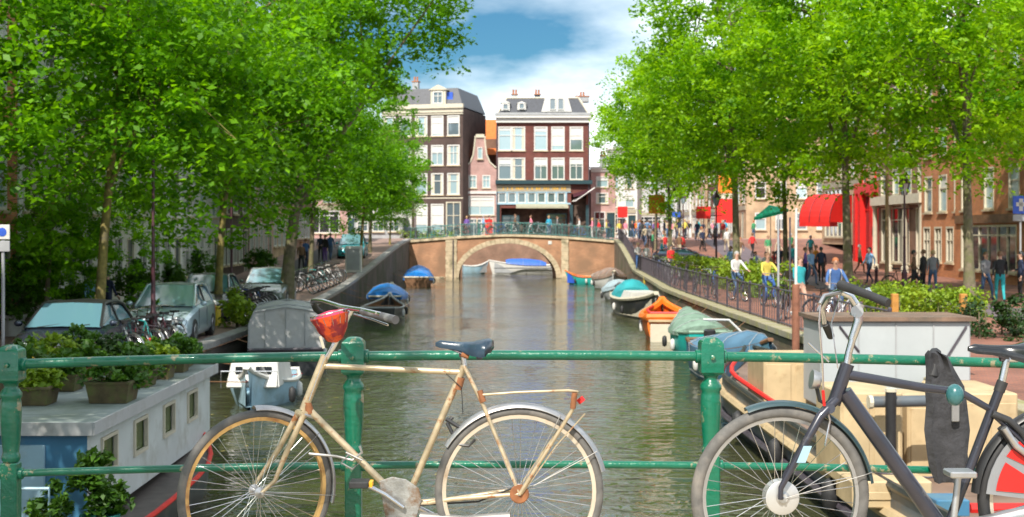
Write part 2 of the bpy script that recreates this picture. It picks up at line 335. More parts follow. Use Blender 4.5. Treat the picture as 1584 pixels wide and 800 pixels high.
# ---------------------------------------------------------------- arch bridge at the far end
BY0, BY1 = 107., 113.6
bx0, bx1 = -6.85, 10.3
ACX, AHW, AH = 1.35, 4.1, 2.92
def zdeck(x): return 3.66-.50*abs((x-1.6)/8.5)**1.6
ab = thing('arch_bridge', 'old brick arch bridge with pale sandstone pilasters crossing the canal', 'bridge', (ACX, BY0, 0))
def inn(x): 
    u = (x-ACX)/AHW
    return AH*math.sqrt(max(0, 1-u*u)) if abs(u) < 1 else 0.
m = MB(); xs = sorted(set([bx0, bx1, ACX-AHW, ACX+AHW]+[bx0+(bx1-bx0)*i/60 for i in range(61)]+[ACX-AHW*math.cos(math.pi*i/40) for i in range(41)]))
for a, b in zip(xs[:-1], xs[1:]):
    mid = (a+b)/2
    ia, ib = (inn(a), inn(b)) if abs(mid-ACX) < AHW else (-1, -1)
    for y in (0, BY1-BY0): m.quad((a-ACX, y, ia), (b-ACX, y, ib), (b-ACX, y, zdeck(b)-.2), (a-ACX, y, zdeck(a)-.2))
    if abs(mid-ACX) < AHW: m.quad((a-ACX, 0, ia), (a-ACX, BY1-BY0, ia), (b-ACX, BY1-BY0, ib), (b-ACX, 0, ib))
for s_ in (-1, 1): m.quad((s_*AHW, 0, -1), (s_*AHW, 0, 0), (s_*AHW, BY1-BY0, 0), (s_*AHW, BY1-BY0, -1))
m.build('spandrel_wall', M_brbrick, ab)
m = MB()
for i in range(24):
    a = bx0+(bx1-bx0)*i/24; b = bx0+(bx1-bx0)*(i+1)/24
    m.add([(x-ACX, y, z) for x, y, z in ((a, -.01, zdeck(a)-.05), (b, -.01, zdeck(b)-.05), (b, 6.6, zdeck(b)-.05), (a, 6.6, zdeck(a)-.05))], [(0, 1, 2, 3)])
m.build('deck', M_pavR, ab)
NV = 33
for i in range(NV):      # voussoirs, one by one
    a0 = 180-180*i/NV-.15; a1 = 180-180*(i+1)/NV+.15; k = 1.0 if i % 2 else 1.05
    P = []
    for ang, e in ((a0, 0), (a1, 0), (a1, 1), (a0, 1)):
        rx = AHW-.02+e*.42*k; rz = AH-.02+e*.40*k; P.append((rx*math.cos(R(ang)), rz*math.sin(R(ang))))
    MB().prism(P, -.06, .25).build('arch_stone', M_stone, ab, bevel=.012)
for cx, w in ((-3.35, .98), (6.15, .62)):
    z = -.3; k = 0
    while z < zdeck(cx)-.26:
        h = min(.36, zdeck(cx)-.22-z); ww = w*(1 if k % 2 else .92)
        MB().box(cx-ACX-ww/2, cx-ACX+ww/2, -.12, .1, z+.006, z+h-.006).build('pilaster_stone', M_stone, ab, bevel=.015); z += h; k += 1
MB().box(6.62-ACX, bx1-ACX, -.05, .1, -.3, .22).build('plinth', M_stone, ab, bevel=.02)
MB().box(-5.2-ACX-1.5, -3.9-ACX, -.05, .1, -.3, .12).build('plinth', M_stone, ab, bevel=.02)
MB().box(4.75-ACX, 5.05-ACX, -.05, .1, 2.82, 3.1).build('stone_plaque', M_white, ab, bevel=.01)
i = 0; x = bx0
while x < bx1-.01:
    x2 = min(bx1, x+.95)
    m = MB(); pr = [(x-ACX+.006, zdeck(x)-.2), (x2-ACX-.006, zdeck(x2)-.2), (x2-ACX-.006, zdeck(x2)), (x-ACX+.006, zdeck(x))]
    m.prism(pr, -.16, .3).build('coping_stone', M_stone, ab, bevel=.012); x = x2
MB().tube([(ax(701, 107)-ACX, -.17, -.2), (ax(701, 107)-ACX, -.17, 3.2)], .05, 6).build('drain_pipe', M_iron, ab)
def fence(name, label, pts, mat_, h=1.0, step=.14, post=1.6, pr=.03, parent=None, bars=True, z0=0.06, rr=.022):
    """an iron railing along a 3-D polyline: posts and rails as parts, thin bars joined"""
    o = Vector(pts[0]); t = thing(name, label, 'railing', o)
    P = [Vector(p)-o for p in pts]; L = [0]
    for a, b in zip(P[:-1], P[1:]): L.append(L[-1]+(b-a).length)
    def pt(s):
        for i in range(len(P)-1):
            if s <= L[i+1] or i == len(P)-2:
                return P[i].lerp(P[i+1], (s-L[i])/max(1e-6, L[i+1]-L[i]))
    n_ = max(1, round(L[-1]/post)); pm_ = MB().lathe([(pr, -.05), (pr, h-.02), (pr*1.5, h), (pr*1.4, h+.05), (.005, h+.08)], 6).mesh('post', mat_, smooth=40)
    for i in range(n_+1): link('post', pm_, t, loc=pt(L[-1]*i/n_))
    for zz in (h, h*.5 if not bars else .1): MB().tube([p+Vector((0, 0, zz)) for p in P], rr, 6).build('rail', mat_, t, smooth=40)
    if bars:
        m = MB(); k = int(L[-1]/step)
        for i in range(1, k):
            p = pt(i*step); m.box(p.x-.008, p.x+.008, p.y-.008, p.y+.008, p.z+z0, p.z+h)
        b = m.build('bars', mat_, t); b['kind'] = 'stuff'
    return t
fence('bridge_railing', 'teal iron railing on the near side of the arch bridge', [(bx0+.1+(bx1-bx0-.2)*i/16, BY0+.12, zdeck(bx0+(bx1-bx0)*i/16)) for i in range(17)], M_teal, 1.0, .13, 1.4)
fence('bridge_railing', 'teal iron railing on the far side of the arch bridge', [(bx0+.1+(bx1-bx0-.2)*i/8, BY1-.12, zdeck(bx0+(bx1-bx0)*i/8)) for i in range(9)], M_teal, 1.0, .26, 1.4)
ys = [24, 28, 32, 36, 40, 44, 48, 52, 56, 60, 64, 68, 72, 76, 80, 84, 88, 92, 96, 100, 104, 106.8]
fence('quay_railing', 'dark iron railing with slim bars along the right quay edge', [(xr(y)+.32, y, zr(y)) for y in ys], M_iron, .95, .3, 1.9, .03)
# ---------------------------------------------------------------- houses (local frame: front faces -Y, x to the right, z up)
WC = {}
def window(parent, cx, z0, w, h, y=0., style='sash', fm=None, gm=None, sill=True, blind=0.):
    fm = fm or M_white; gm = gm or M_glass; key = (round(w, 3), round(h, 3), style, fm.name, gm.name, round(blind, 2))
    if key not in WC:
        t = .07 if w > .7 else .05; m = MB(); D0, D1 = -.02, .12
        m.box(-w/2, -w/2+t*1.5, D0, D1, 0, h); m.box(w/2-t*1.5, w/2, D0, D1, 0, h); m.box(-w/2+t*1.5, w/2-t*1.5, D0, D1, h-t*1.5, h); m.box(-w/2+t*1.5, w/2-t*1.5, D0, D1, 0, t*1.3)
        if style == 'sash': m.box(-w/2+t*1.5, w/2-t*1.5, D0+.03, D1-.02, h*.62, h*.62+t)
        if style in ('cross', 'grid'): m.box(-t/2, t/2, D0+.03, D1-.02, t, h-t); m.box(-w/2+t*1.5, w/2-t*1.5, D0+.034, D1-.02, h*.6, h*.6+t*.8)
        if style == 'grid': m.box(-w/2+t, w/2-t, D0+.034, D1-.02, h*.3, h*.3+t*.5)
        if style == 'shop':
            k = max(2, int(w/1.0))
            for i in range(1, k): x = -w/2+w*i/k; m.box(x-t/2, x+t/2, D0+.03, D1-.02, t, h-t)
            m.box(-w/2+t, w/2-t, D0+.034, D1-.02, h*.76, h*.76+t)
        fr = m.mesh('frame', fm); pn = MB().quad((-w/2+t, .08, t), (w/2-t, .08, t), (w/2-t, .08, h-t), (-w/2+t, .08, h-t)).mesh('pane', gm)
        sl = MB().box(-w/2-.08, w/2+.08, -.11, .06, -.1, -.004).mesh('sill', M_stone)
        bl = MB().box(-w/2+t*1.5, w/2-t*1.5, .055, .07, h*(1-blind), h-t*1.5).mesh('blind', M_white) if blind > 0 else None
        if blind < 0:
            b_ = MB(); b_.box(-w/2+t*1.5, -w/2+t*1.5+w*.17, .06, .07, t, h-t*1.5); bl = b_.mesh('curtain', M_cream)
        WC[key] = (fr, pn, sl, bl)
    fr, pn, sl, bl = WC[key]
    o = link('window', fr, parent, loc=(cx, y, z0)); link('pane', pn, o)
    if sill: link('sill', sl, o)
    if bl: link('blind' if blind > 0 else 'curtain', bl, o)
    if bl and blind < 0: c_ = link('curtain', bl, o); c_.scale.x = -1
    return o
def facade(m, W_, z0, H, holes, y=0., dep=.16, x0=0.):
    """front wall sheet with real openings and reveals; holes are (cx, z0, w, h)"""
    us = sorted(set([x0, x0+W_]+[round(v, 4) for c, z, w, h in holes for v in (c-w/2, c+w/2)])); zs = sorted(set([z0, z0+H]+[round(v, 4) for c, z, w, h in holes for v in (z, z+h)]))
    for a, b in zip(us[:-1], us[1:]):
        for c, d in zip(zs[:-1], zs[1:]):
            u, v = (a+b)/2, (c+d)/2
            if any(abs(u-h[0]) < h[2]/2 and h[1] < v < h[1]+h[3] for h in holes): continue
            m.quad((a, y, c), (b, y, c), (b, y, d), (a, y, d))
    for c, z, w, h in holes:
        a, b = c-w/2, c+w/2
        m.quad((a, y, z), (a, y+dep, z), (a, y+dep, z+h), (a, y, z+h)); m.quad((b, y, z), (b, y, z+h), (b, y+dep, z+h), (b, y+dep, z))
        m.quad((a, y, z+h), (a, y+dep, z+h), (b, y+dep, z+h), (b, y, z+h)); m.quad((a, y, z), (b, y, z), (b, y+dep, z), (a, y+dep, z))
def shell(m, W_, D, z0, H):
    m.quad((0, 0, z0), (0, 0, z0+H), (0, D, z0+H), (0, D, z0)); m.quad((W_, 0, z0), (W_, D, z0), (W_, D, z0+H), (W_, 0, z0+H)); m.quad((0, D, z0), (0, D, z0+H), (W_, D, z0+H), (W_, D, z0))
def door(parent, cx, z0, w, h, mat_, y=0.):
    o = MB().box(-w/2+.06, w/2-.06, .06, .11, 0, h-.06).build('door', mat_, parent); o.location = (cx, y, z0)
    m = MB()
    for a, b in ((.12, .45), (.52, .88)): m.box(-w/2+.18, w/2-.18, .045, .058, h*a, h*b)
    m.build('door_panel', mat_, o, bevel=.01)
    m = MB(); m.box(-w/2, -w/2+.07, -.02, .12, 0, h); m.box(w/2-.07, w/2, -.02, .12, 0, h); m.box(-w/2+.07, w/2-.07, -.02, .12, h-.07, h); m.build('door_frame', M_cream, o)
    MB().ball((w/2-.17, .02, h*.48), .035, 6).build('handle', M_chrome, o)
    return o
def mansard(parent, W_, D, z0, h, inset, mat_, ov=0.):
    m = MB(); a = [(-ov, -ov, z0), (W_+ov, -ov, z0), (W_+ov, D, z0), (-ov, D, z0)]; b = [(inset, inset, z0+h), (W_-inset, inset, z0+h), (W_-inset, D-inset, z0+h), (inset, D-inset, z0+h)]
    for i in range(4): m.quad(a[i], a[(i+1) % 4], b[(i+1) % 4], b[i])
    m.quad(*b); return m.build('roof', mat_, parent)
def cornice(parent, W_, z, h=.35, d=.3, mat_=None, D=None):
    m = MB(); m.box(-.1, W_+.1, -d, -.002, z+h*.55, z+h); m.box(-.04, W_+.04, -d*.55, -.001, z+.12*h, z+h*.55); m.box(-.02, W_+.02, -d*.3, 0-.0005, z-.1*h, z+.12*h)
    return m.build('cornice', mat_ or M_white, parent)
def chimney(parent, x, y, z, h, w=.6, mat_=None):
    o = MB().box(x-w/2, x+w/2, y-w/2, y+w/2, z, z+h).build('chimney', mat_ or M_grey, parent)
    m = MB(); m.box(x-w/2-.06, x+w/2+.06, y-w/2-.06, y+w/2+.06, z+h, z+h+.1)
    for s_ in (-.14, .14): m.lathe([(.09, z+h+.1), (.1, z+h+.55)], 8, (x+s_, y, 0))
    m.build('chimney_pot', M_terra, o); return o
B_dark = brick('dark_brick', (.085, .050, .042), (.062, .038, .033), (.10, .075, .065))
B_redb = brick('red_brown_brick', (.16, .036, .026), (.12, .028, .022), (.14, .08, .065))
B_pink = brick('pink_brick', (.45, .25, .22), (.38, .21, .19), (.42, .33, .3))
B_org = brick('orange_brick', (.52, .19, .07), (.42, .15, .06), (.4, .24, .15))
B_tan = brick('tan_brick', (.50, .34, .20), (.44, .29, .17), (.42, .33, .24))
B_brn = brick('brown_brick', (.26, .13, .08), (.20, .10, .065), (.2, .14, .1))

HY_ = 126.
def hz(py, Y=HY_): return az(py, Y)-FZ
# --- house A: dark brick corner house, turned a little away
t = thing('canal_house', 'tall dark brick corner house with white windows and black mansard roof', 'house', (ax(716, 124), 124, FZ), R(-14))
WA = 8.2; wz = [(hz(212), hz(181)), (hz(257), hz(226)), (hz(302), hz(269)), ]
xs_ = [-.95-1.63*i for i in range(5)]; H_A = hz(170)
holes = [(x, a, 1.25, b-a) for a, b in wz for x in xs_]
gh = [(x, .5, 1.3, hz(316)-.5) for x in xs_[1:]]+[(xs_[0], .2, 1.5, hz(313)-.2)]
m = MB(); facade(m, WA, 0, H_A, holes+gh, x0=-WA)
D = 9.; m.quad((0, 0, 0), (0, D, 0), (0, D, H_A), (0, 0, H_A)); m.quad((-WA, 0, 0), (-WA, 0, H_A), (-WA, D, H_A), (-WA, D, 0)); m.quad((0, D, 0), (-WA, D, 0), (-WA, D, H_A), (0, D, H_A))
m.build('wall', B_dark, t)
for i, (a, b) in enumerate(wz):
    for j, x in enumerate(xs_): window(t, x, a, 1.25, b-a, style='sash' if i != 1 else 'cross', gm=M_glassB if (i+j) % 3 else M_glass, blind=.35 if (i*5+j) % 3 == 0 else .9 if (i*3+j) % 4 == 1 else -1)
for x in xs_[1:]: window(t, x, .5, 1.3, hz(316)-.5, gm=M_glassB, blind=.7)
window(t, xs_[0], .2, 1.5, hz(313)-.2, style='grid', fm=M_cream)
MB().box(-WA, 0.02, -.05, -.002, hz(308), hz(308)+.1).build('string_course', M_cream, t)
c = cornice(t, WA, hz(178), .9, .4, M_cream); c.location.x = -WA
r_ = mansard(t, WA, D, H_A+.12, hz(140)-H_A, .7, M_slate); r_.location.x = -WA
m = MB(); x = -2.45; m.box(x-.75, x+.75, -.15, 1.6, hz(167), hz(142)); m.build('dormer', M_cream, t); d_ = window(t, x, hz(163), 1.0, 1.2, y=-.25, style='cross')
MB().prism([(x-.95, hz(142)), (x+.95, hz(142)), (x, hz(134))], -.3, 1.7).build('pediment', M_cream, t)
MB().box(-1.9, -1.1, .28, .36, hz(158), hz(145)).build('skylight', M_blue, t)
chimney(t, -6, 4, H_A+1.6, 1.5)
# --- house B: narrow pink gable
XB0, XB1 = ax(717, HY_), ax(768, HY_); WB = XB1-XB0
t = thing('canal_house', 'narrow pink brick gable house between two larger corner houses', 'house', (XB0, HY_, FZ))
c = WB/2; zsh = hz(250); ztop = hz(213)
GP = [(0, 0), (WB, 0), (WB, hz(262)), (c+.95, hz(252)), (c+.62, hz(240)), (c+.5, hz(226)), (c+.42, ztop), (c-.42, ztop), (c-.5, hz(226)), (c-.62, hz(240)), (c-.95, hz(252)), (0, hz(262))]
holes = [(c-.72, hz(291), .8, hz(271)-hz(291)), (c+.62, hz(291), .8, hz(271)-hz(291)), (c, hz(333), WB-.4, hz(303)-hz(333)), (c-.6, .1, 1.6, 1.9), (c+.85, .1, .9, 1.9)]
m = MB(); facade(m, WB, 0, hz(262), holes)
m.prism([(u, w) for u, w in [(0, hz(262))]+[(WB, hz(262))]+GP[3:11]], 0, .3); shell(m, WB, 8, 0, hz(262)); m.build('wall', B_pink, t)
for hx_, z, w, h in holes[:2]: window(t, hx_, z, w, h, gm=M_glassB, style='cross')
window(t, c, hz(333), WB-.4, hz(303)-hz(333), style='shop', gm=M_glassB, blind=.55)
window(t, c-.6, .1, 1.6, 1.9, style='shop', sill=False); door(t, c+.85, .1, .9, 1.9, M_red)
window(t, c, hz(246), .5, hz(228)-hz(246), y=-.1, style='plain', gm=M_glassB)
m = MB(); m.box(c-.55, c+.55, -.12, .4, ztop, ztop+.14); m.box(c-.42, c+.42, -.08, .36, ztop+.14, ztop+.34)
for s_ in (-1, 1):
    m.tube([(c+s_*WB/2*.98, -.02, hz(260)), (c+s_*.95, -.02, hz(251)), (c+s_*.66, -.02, hz(240)), (c+s_*.54, -.02, hz(226)), (c+s_*.46, -.02, ztop)], .09, 6)
m.build('gable_trim', M_cream, t)
MB().box(0.02, WB-.02, -.14, -.001, hz(300), hz(296)).build('cornice', M_white, t)
m = MB(); m.quad((0, .3, hz(262)), (c, .3, ztop-.8), (c, 8, ztop-.8), (0, 8, hz(262))); m.quad((WB, .3, hz(262)), (c, .3, ztop-.8), (c, 8, ztop-.8), (WB, 8, hz(262))); m.build('roof', M_orange, t)
# --- orange roofed house behind, between B and C
t = thing('canal_house', 'orange tiled roof house glimpsed behind the pink gable house', 'house', (ax(745, 137), 137, FZ))
W_ = ax(785, 137)-ax(745, 137); m = MB(); facade(m, W_, 0, az(215, 137)-FZ, []); shell(m, W_, 8, 0, az(215, 137)-FZ); m.build('wall', B_brn, t)
m = MB(); z0, z1 = az(240, 137)-FZ, az(182, 137)-FZ
for i in range(12):
    a, b = z0+(z1-z0)*i/12, z0+(z1-z0)*(i+1)/12; ya, yb = -.6+3.6*i/12, -.6+3.6*(i+1)/12
    m.quad((-.2, ya, a), (W_+.2, ya, a), (W_+.2, yb, b+.05), (-.2, yb, b+.05)); m.quad((-.2, yb, b), (W_+.2, yb, b), (W_+.2, yb, b+.05), (-.2, yb, b+.05))
m.build('roof', M_orange, t)
# --- house C: red-brown block with cafe below
XC0, XC1 = ax(768, HY_), ax(912, HY_); WCc = XC1-XC0
t = thing('canal_house', 'wide red brown brick corner house with cafe front and white cornice', 'house', (XC0, HY_, FZ))
cxs = [ax(p_, HY_)-XC0 for p_ in (781, 802, 836.5, 863, 891.5)]; rows = [(hz(233), hz(196)), (hz(278), hz(244))]; ww = 1.32
holes = [(x, a, ww, b-a) for a, b in rows for x in cxs]
tz0, tz1 = hz(314), hz(298); tx = [.55+i*.97 for i in range(7)]
holes += [(x, tz0, .8, tz1-tz0) for x in tx]; zg = hz(322)
holes += [(3.75, .05, 6.6, zg-.05), (8.1, .05, 1.5, hz(300)-.05)]
HC = hz(183); m = MB(); facade(m, WCc, 0, HC, holes, dep=.2); shell(m, WCc, 10, 0, HC); m.build('wall', B_redb, t)
bl = {0: .16, 1: -1, 2: .2, 3: .8, 4: .55, 5: .3, 6: -1, 7: .35, 8: .35, 9: .3}
k = 0
for a, b in rows:
    for x in cxs: window(t, x, a, ww, b-a, gm=M_glassB if k in (0, 1, 2, 3) else M_glass, style='sash' if k < 7 else 'cross', blind=bl[k]); k += 1
for x in tx: window(t, x, tz0, .8, tz1-tz0, gm=M_glass, style='plain', sill=False)
m = MB(); m.box(-.15, WCc+.2, -.55, -.002, hz(183), hz(179)); m.box(-.05, WCc+.08, -.3, -.003, hz(190), hz(183)); m.build('cornice', M_white, t)
MB().box(-.15, WCc+.2, -.6, .1, hz(179)+.004, hz(175)).build('gutter', M_grey, t)
mansard(t, WCc, 10, HC+.3, hz(150)-HC-.3, 1.0, M_slate)
m = MB()
for a, b in (((0.02, .03, HC+.35), (1.0, 1.0, hz(150))), ((WCc-.02, .03, HC+.35), (WCc-1., 1., hz(150)))): m.tube([a, b], .09, 5)
m.tube([(1, 1, hz(150)), (WCc-1, 1, hz(150))], .1, 5); m.build('roof_trim', M_cream, t)
for p_, hh in ((782, (171, 159)), (807, (170, 160))):
    x = ax(p_, HY_)-XC0; m = MB(); m.box(x-.42, x+.42, .1, 1.3, hz(hh[0]), hz(hh[1])); m.prism([(x-.5, hz(hh[1])), (x+.5, hz(hh[1])), (x, hz(hh[1])+.22)], .04, 1.3); o = m.build('dormer', M_white, t)
    window(t, x, hz(hh[0])+.1, .56, .6, y=.0, style='plain', sill=False)
x = ax(861, HY_)-XC0
m = MB(); m.box(x-1.15, x+1.15, -.1, 1.6, hz(173), hz(152)); m.prism([(x-1.15, hz(152))]+[(x+1.15*math.cos(R(a)), hz(152)+.5*math.sin(R(a))) for a in range(180, -1, -20)], -.1, 1.6)
m.prism([(x-1.5, hz(173)), (x-1.15, hz(173)), (x-1.15, hz(152))], -.05, .2); m.prism([(x+1.15, hz(173)), (x+1.5, hz(173)), (x+1.15, hz(152))], -.05, .2)
m.build('dormer', M_white, t); window(t, x-.4, hz(170), .62, 1.15, y=-.2, style='plain', gm=M_glass, sill=False); window(t, x+.4, hz(170), .62, 1.15, y=-.2, style='plain', gm=M_glass, sill=False)
chimney(t, ax(797, HY_)-XC0, 3, hz(152), hz(142)-hz(152), .55); chimney(t, ax(833, HY_)-XC0, 3, hz(152), hz(142)-hz(152), .55, M_slate); chimney(t, ax(905, HY_)-XC0, 4, hz(152), .5, 1.3)
for x_ in (.06, WCc-.08): MB().tube([(x_, -.08, .1), (x_, -.08, HC-.2)], .05, 6).build('drain_pipe', M_iron, t)
M_dkg = pm('dark_green_paint', (.02, .05, .06), .4, var=.2); M_band = pm('signband', (.33, .29, .21), .6, var=.12, scale=3); M_gold = pm('gold_leaf', (.75, .42, .06), .4, .3)
m = MB(); m.box(-.1, WCc+.25, -.5, -.004, hz(285), hz(281)); m.box(-.1, WCc+.25, -.35, -.005, hz(281)+.003, hz(279)); m.build('shop_cornice', M_dkg, t)
MB().box(0, 7.3, -.12, -.006, hz(296.5), hz(286)).build('sign_board', M_band, t)
m = MB(); random.seed(3); x = .6
while x < 6.8:        # worn gilt ornament on the sign board, unreadable at this distance
    w = random.uniform(.1, .22); m.box(x, x+w, -.135, -.118, hz(293.5), hz(289.5)); x += w+random.choice((.06, .07, .3))
m.build('gilt_ornament', M_gold, t)
m = MB(); m.box(-.02, 7.3, -.1, -.004, hz(298), hz(296.5)-.002); m.box(-.02, 7.3, -.1, -.005, hz(316.5), hz(314)); 
for x in [0]+[t_+.485 for t_ in tx]: m.box(x-.08 if x else -.02, x+.08, -.09, -.006, hz(314)+.002, hz(298)-.002)
m.build('shopfront', M_lblue, t)
for x in (.15, 7.35, 8.95): MB().box(x-.16, x+.16, -.12, -.007, 0, hz(317)).build('pilaster', M_dkg, t)
window(t, 1.4, .3, 1.7, 2.0, style='shop', gm=M_glassD, fm=M_dkg, sill=False); window(t, 5.9, .3, 2.0, 2.2, style='shop', gm=M_glassD, fm=M_dkg, sill=False)
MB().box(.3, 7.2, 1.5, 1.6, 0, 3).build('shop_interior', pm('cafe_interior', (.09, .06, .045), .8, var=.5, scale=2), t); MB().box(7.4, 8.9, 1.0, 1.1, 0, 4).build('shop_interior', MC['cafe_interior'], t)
m = MB(); za = hz(318); m.add([(1.9, -.1, za+.15), (7.0, -.1, za+.15), (7.0, -1.3, za-.12), (1.9, -1.3, za-.12), (1.9, -1.3, za-.3), (7.0, -1.3, za-.3)], [(0, 1, 2, 3), (3, 2, 5, 4)]); m.build('awning', pm('beige_canvas', (.34, .33, .24), .8), t)
m = MB()
for k in range(3): m.tube([(7.45+k*.1, -.2-.5*k, hz(312)), (9.6, -.3-.5*k, hz(291))], .05, 5)
m.build('awning_arm', M_white, t)
m = MB(); m.add([(7.5, -.1, hz(300)), (9.3, -.1, hz(292)), (9.3, -1.2, hz(298)), (7.5, -1.2, hz(306))], [(0, 1, 2, 3)]); m.build('awning', M_maroon, t)

# --- generic row houses
def row_house(label, loc, rz, Wd, H, wallm, nb, floors, gf=3.2, roof='flat', frame=None, ground='door', glass=None, D=9., doorm=None, name='canal_house', wstyle='sash', fh=None, side=False):
    t = thing(name, label, 'house', loc, rz); frame = frame or M_white
    fh = fh or (H-gf-.5)/floors; ww_ = min(1.25, Wd/nb*.6); holes = []; wins = []
    for f in range(floors):
        for i in range(nb):
            h = (cx := Wd*(i+.5)/nb, gf+.35+f*fh, ww_, fh*.66); holes.append(h); wins.append(h)
    gh = []
    if ground == 'shop':
        gh = [(Wd*.36, .55, Wd*.58, gf-.95)]; dr = (Wd*.83, .1, 1.0, gf-.6)
    else:
        k = max(1, int(Wd/2)); gh = [(Wd*(i+.5)/k*.78, .8, 1.15, gf-1.25) for i in range(k)]; dr = (Wd*.88, .1, .95, gf-.6)
    m = MB(); facade(m, Wd, 0, H, holes+gh+[dr]); shell(m, Wd, D, 0, H); m.build('wall', wallm, t)
    for i, (cx, z, w, h) in enumerate(wins): window(t, cx, z, w, h, style=wstyle, fm=frame, gm=(glass or (M_glassB if i % 3 else M_glass)), blind=.4 if i % 4 == 1 else -1 if i % 3 == 0 else 0)
    for cx, z, w, h in gh: window(t, cx, z, w, h, style='shop' if ground == 'shop' else 'cross', fm=frame, gm=M_glassD)
    door(t, *dr, doorm or M_dkg); cornice(t, Wd, H-.25, .5, .35, frame)
    if ground == 'shop': MB().box(.15, Wd-.15, -.1, -.003, gf-.32, gf+.1).build('sign_board', doorm or M_band, t)
    if side:
        for f in range(floors+1):
            for i in range(4): window(t, 0, 0, 1.1, 1.7, style='cross' if i % 2 else 'sash', fm=frame, gm=M_glassD if (i+f) % 3 else M_glassB, blind=.4 if (i+2*f) % 3 == 1 else 0).matrix_local = Matrix.Translation((Wd+.1, 1.4+i*2.05, .9+f*fh*1.0)) @ Matrix.Rotation(R(90), 4, 'Z')
    if roof == 'mansard': mansard(t, Wd, D, H+.1, 2.2, .7, M_slate)
    elif roof == 'tile': 
        m = MB(); m.quad((-.1, -.1, H+.1), (Wd+.1, -.1, H+.1), (Wd+.1, D/2, H+2.6), (-.1, D/2, H+2.6)); m.quad((-.1, D, H+.1), (Wd+.1, D, H+.1), (Wd+.1, D/2, H+2.6), (-.1, D/2, H+2.6)); m.poly([(0, 0, H), (0, D, H), (0, D/2, H+2.6)]); m.poly([(Wd, 0, H), (Wd, D, H), (Wd, D/2, H+2.6)]); m.build('roof', M_orange, t)
    else: MB().box(0, Wd, 0.01, D, H-.05, H+.05).build('roof', M_slate, t)
    chimney(t, Wd*.7, D*.5, H, 1.6 if roof == 'flat' else 3.4); return t
# right of C, receding into the far street
row_house('narrow pale pink house next to the red brown cafe house', (ax(914, 130), 130, FZ), 0, 2.3, az(262, 130)-FZ, B_pink, 1, 2, ground='door')
row_house('tall white plastered house at the far end of the street', (ax(938, 150), 150, FZ), R(-10), 3.6, az(232, 150)-FZ, pm('white_plaster', (.62, .62, .60), .8, var=.1), 2, 3, ground='shop')
row_house('grey stone house behind the first right bank tree', (ax(978, 172), 172, FZ), R(-16), 6., az(225, 172)-FZ, pm('grey_plaster', (.45, .45, .46), .8, var=.1), 3, 3, ground='shop')
row_house('distant tan brick house closing the right hand street', (ax(1040, 190), 190, FZ), R(-20), 9., 12, B_tan, 4, 3, ground='shop')
fr = [(188, 9, 12, B_pink, 'shop', 'rosy brick row house farthest along the right street'), (176, 8, 12.5, MC['white_plaster'], 'shop', 'white plastered row house far along the right street'), (163, 7, 13, B_tan, 'shop', 'tan brick row house beyond the crossing on the right'), (151, 9, 12, B_redb, 'shop', 'red brick row house beyond the bridge on the right'), (139, 7.5, 13, B_tan, 'shop', 'sandy brick corner house beyond the bridge on the right')]
for y, w, h, b, g, lb in fr: row_house(lb, (25.5, y, FZ), R(-90), w+3.5, h, b, 4, 3, ground=g, roof='tile' if w == 8 else 'flat', side=y == 139)
row_house('far grey house left of the dark corner house behind trees', (ax(520, 150), 150, FZ), 0, 9, 8, pm('pale_grey_plaster', (.5, .5, .5), .8), 4, 1, gf=3.4)
row_house('far pale pink house at the end of the left street', (ax(455, 128), 128, FZ), 0, 7, 9, B_pink, 3, 2, ground='shop')
m = thing('kiosk', 'low white flat roofed kiosk at the left end of the bridge', 'kiosk', (ax(548, 122.5), 122.5, FZ)); MB().box(0, 4.6, 0, 2.6, 0, 2.0).build('wall', M_grey, m); MB().box(-.3, 4.9, -.4, 3, 2.0, 2.3).build('roof', M_white, m)
for i in range(3): window(m, .8+i*1.5, .7, 1.1, 1.0, y=-.1, style='cross')
# left bank row, facing the canal
LR = [(14, 8, 12, B_brn, 'orange brown brick house nearest on the left bank'), (22, 7, 11.5, B_dark, 'dark brick house second on the left bank'), (29, 8.8, 12.5, B_org, 'orange brick house with blue sign on the left bank'),
      (37.9, 5.5, 12, MC['white_plaster'], 'white fronted house with dark doorway behind the dark car'), (43.5, 7, 11, pm('offwhite_plaster', (.58, .56, .52), .8, var=.1), 'off white plastered house with tall windows on the left bank'),
      (50.5, 7.5, 12, MC['white_plaster'], 'white plastered house behind the silver car'), (58, 8, 11.5, MC['grey_plaster'], 'grey plastered house behind the yellow mossy trunk'), (66, 8, 12.5, B_dark, 'dark brick house half way along the left bank'),
      (74, 8, 12, B_pink, 'rosy brick house past the middle of the left bank'), (82, 9, 11.5, B_tan, 'tan brick house near the far end of the left bank'), (91, 10, 12, B_brn, 'brown brick house last before the bridge on the left')]
for i, (y, w, h, b, lb) in enumerate(LR): row_house(lb, (-14, y, zl(y)), R(90), w, h+1.2, b, 3, 3, ground='door', frame=M_white, glass=M_glassD if i % 2 else None)
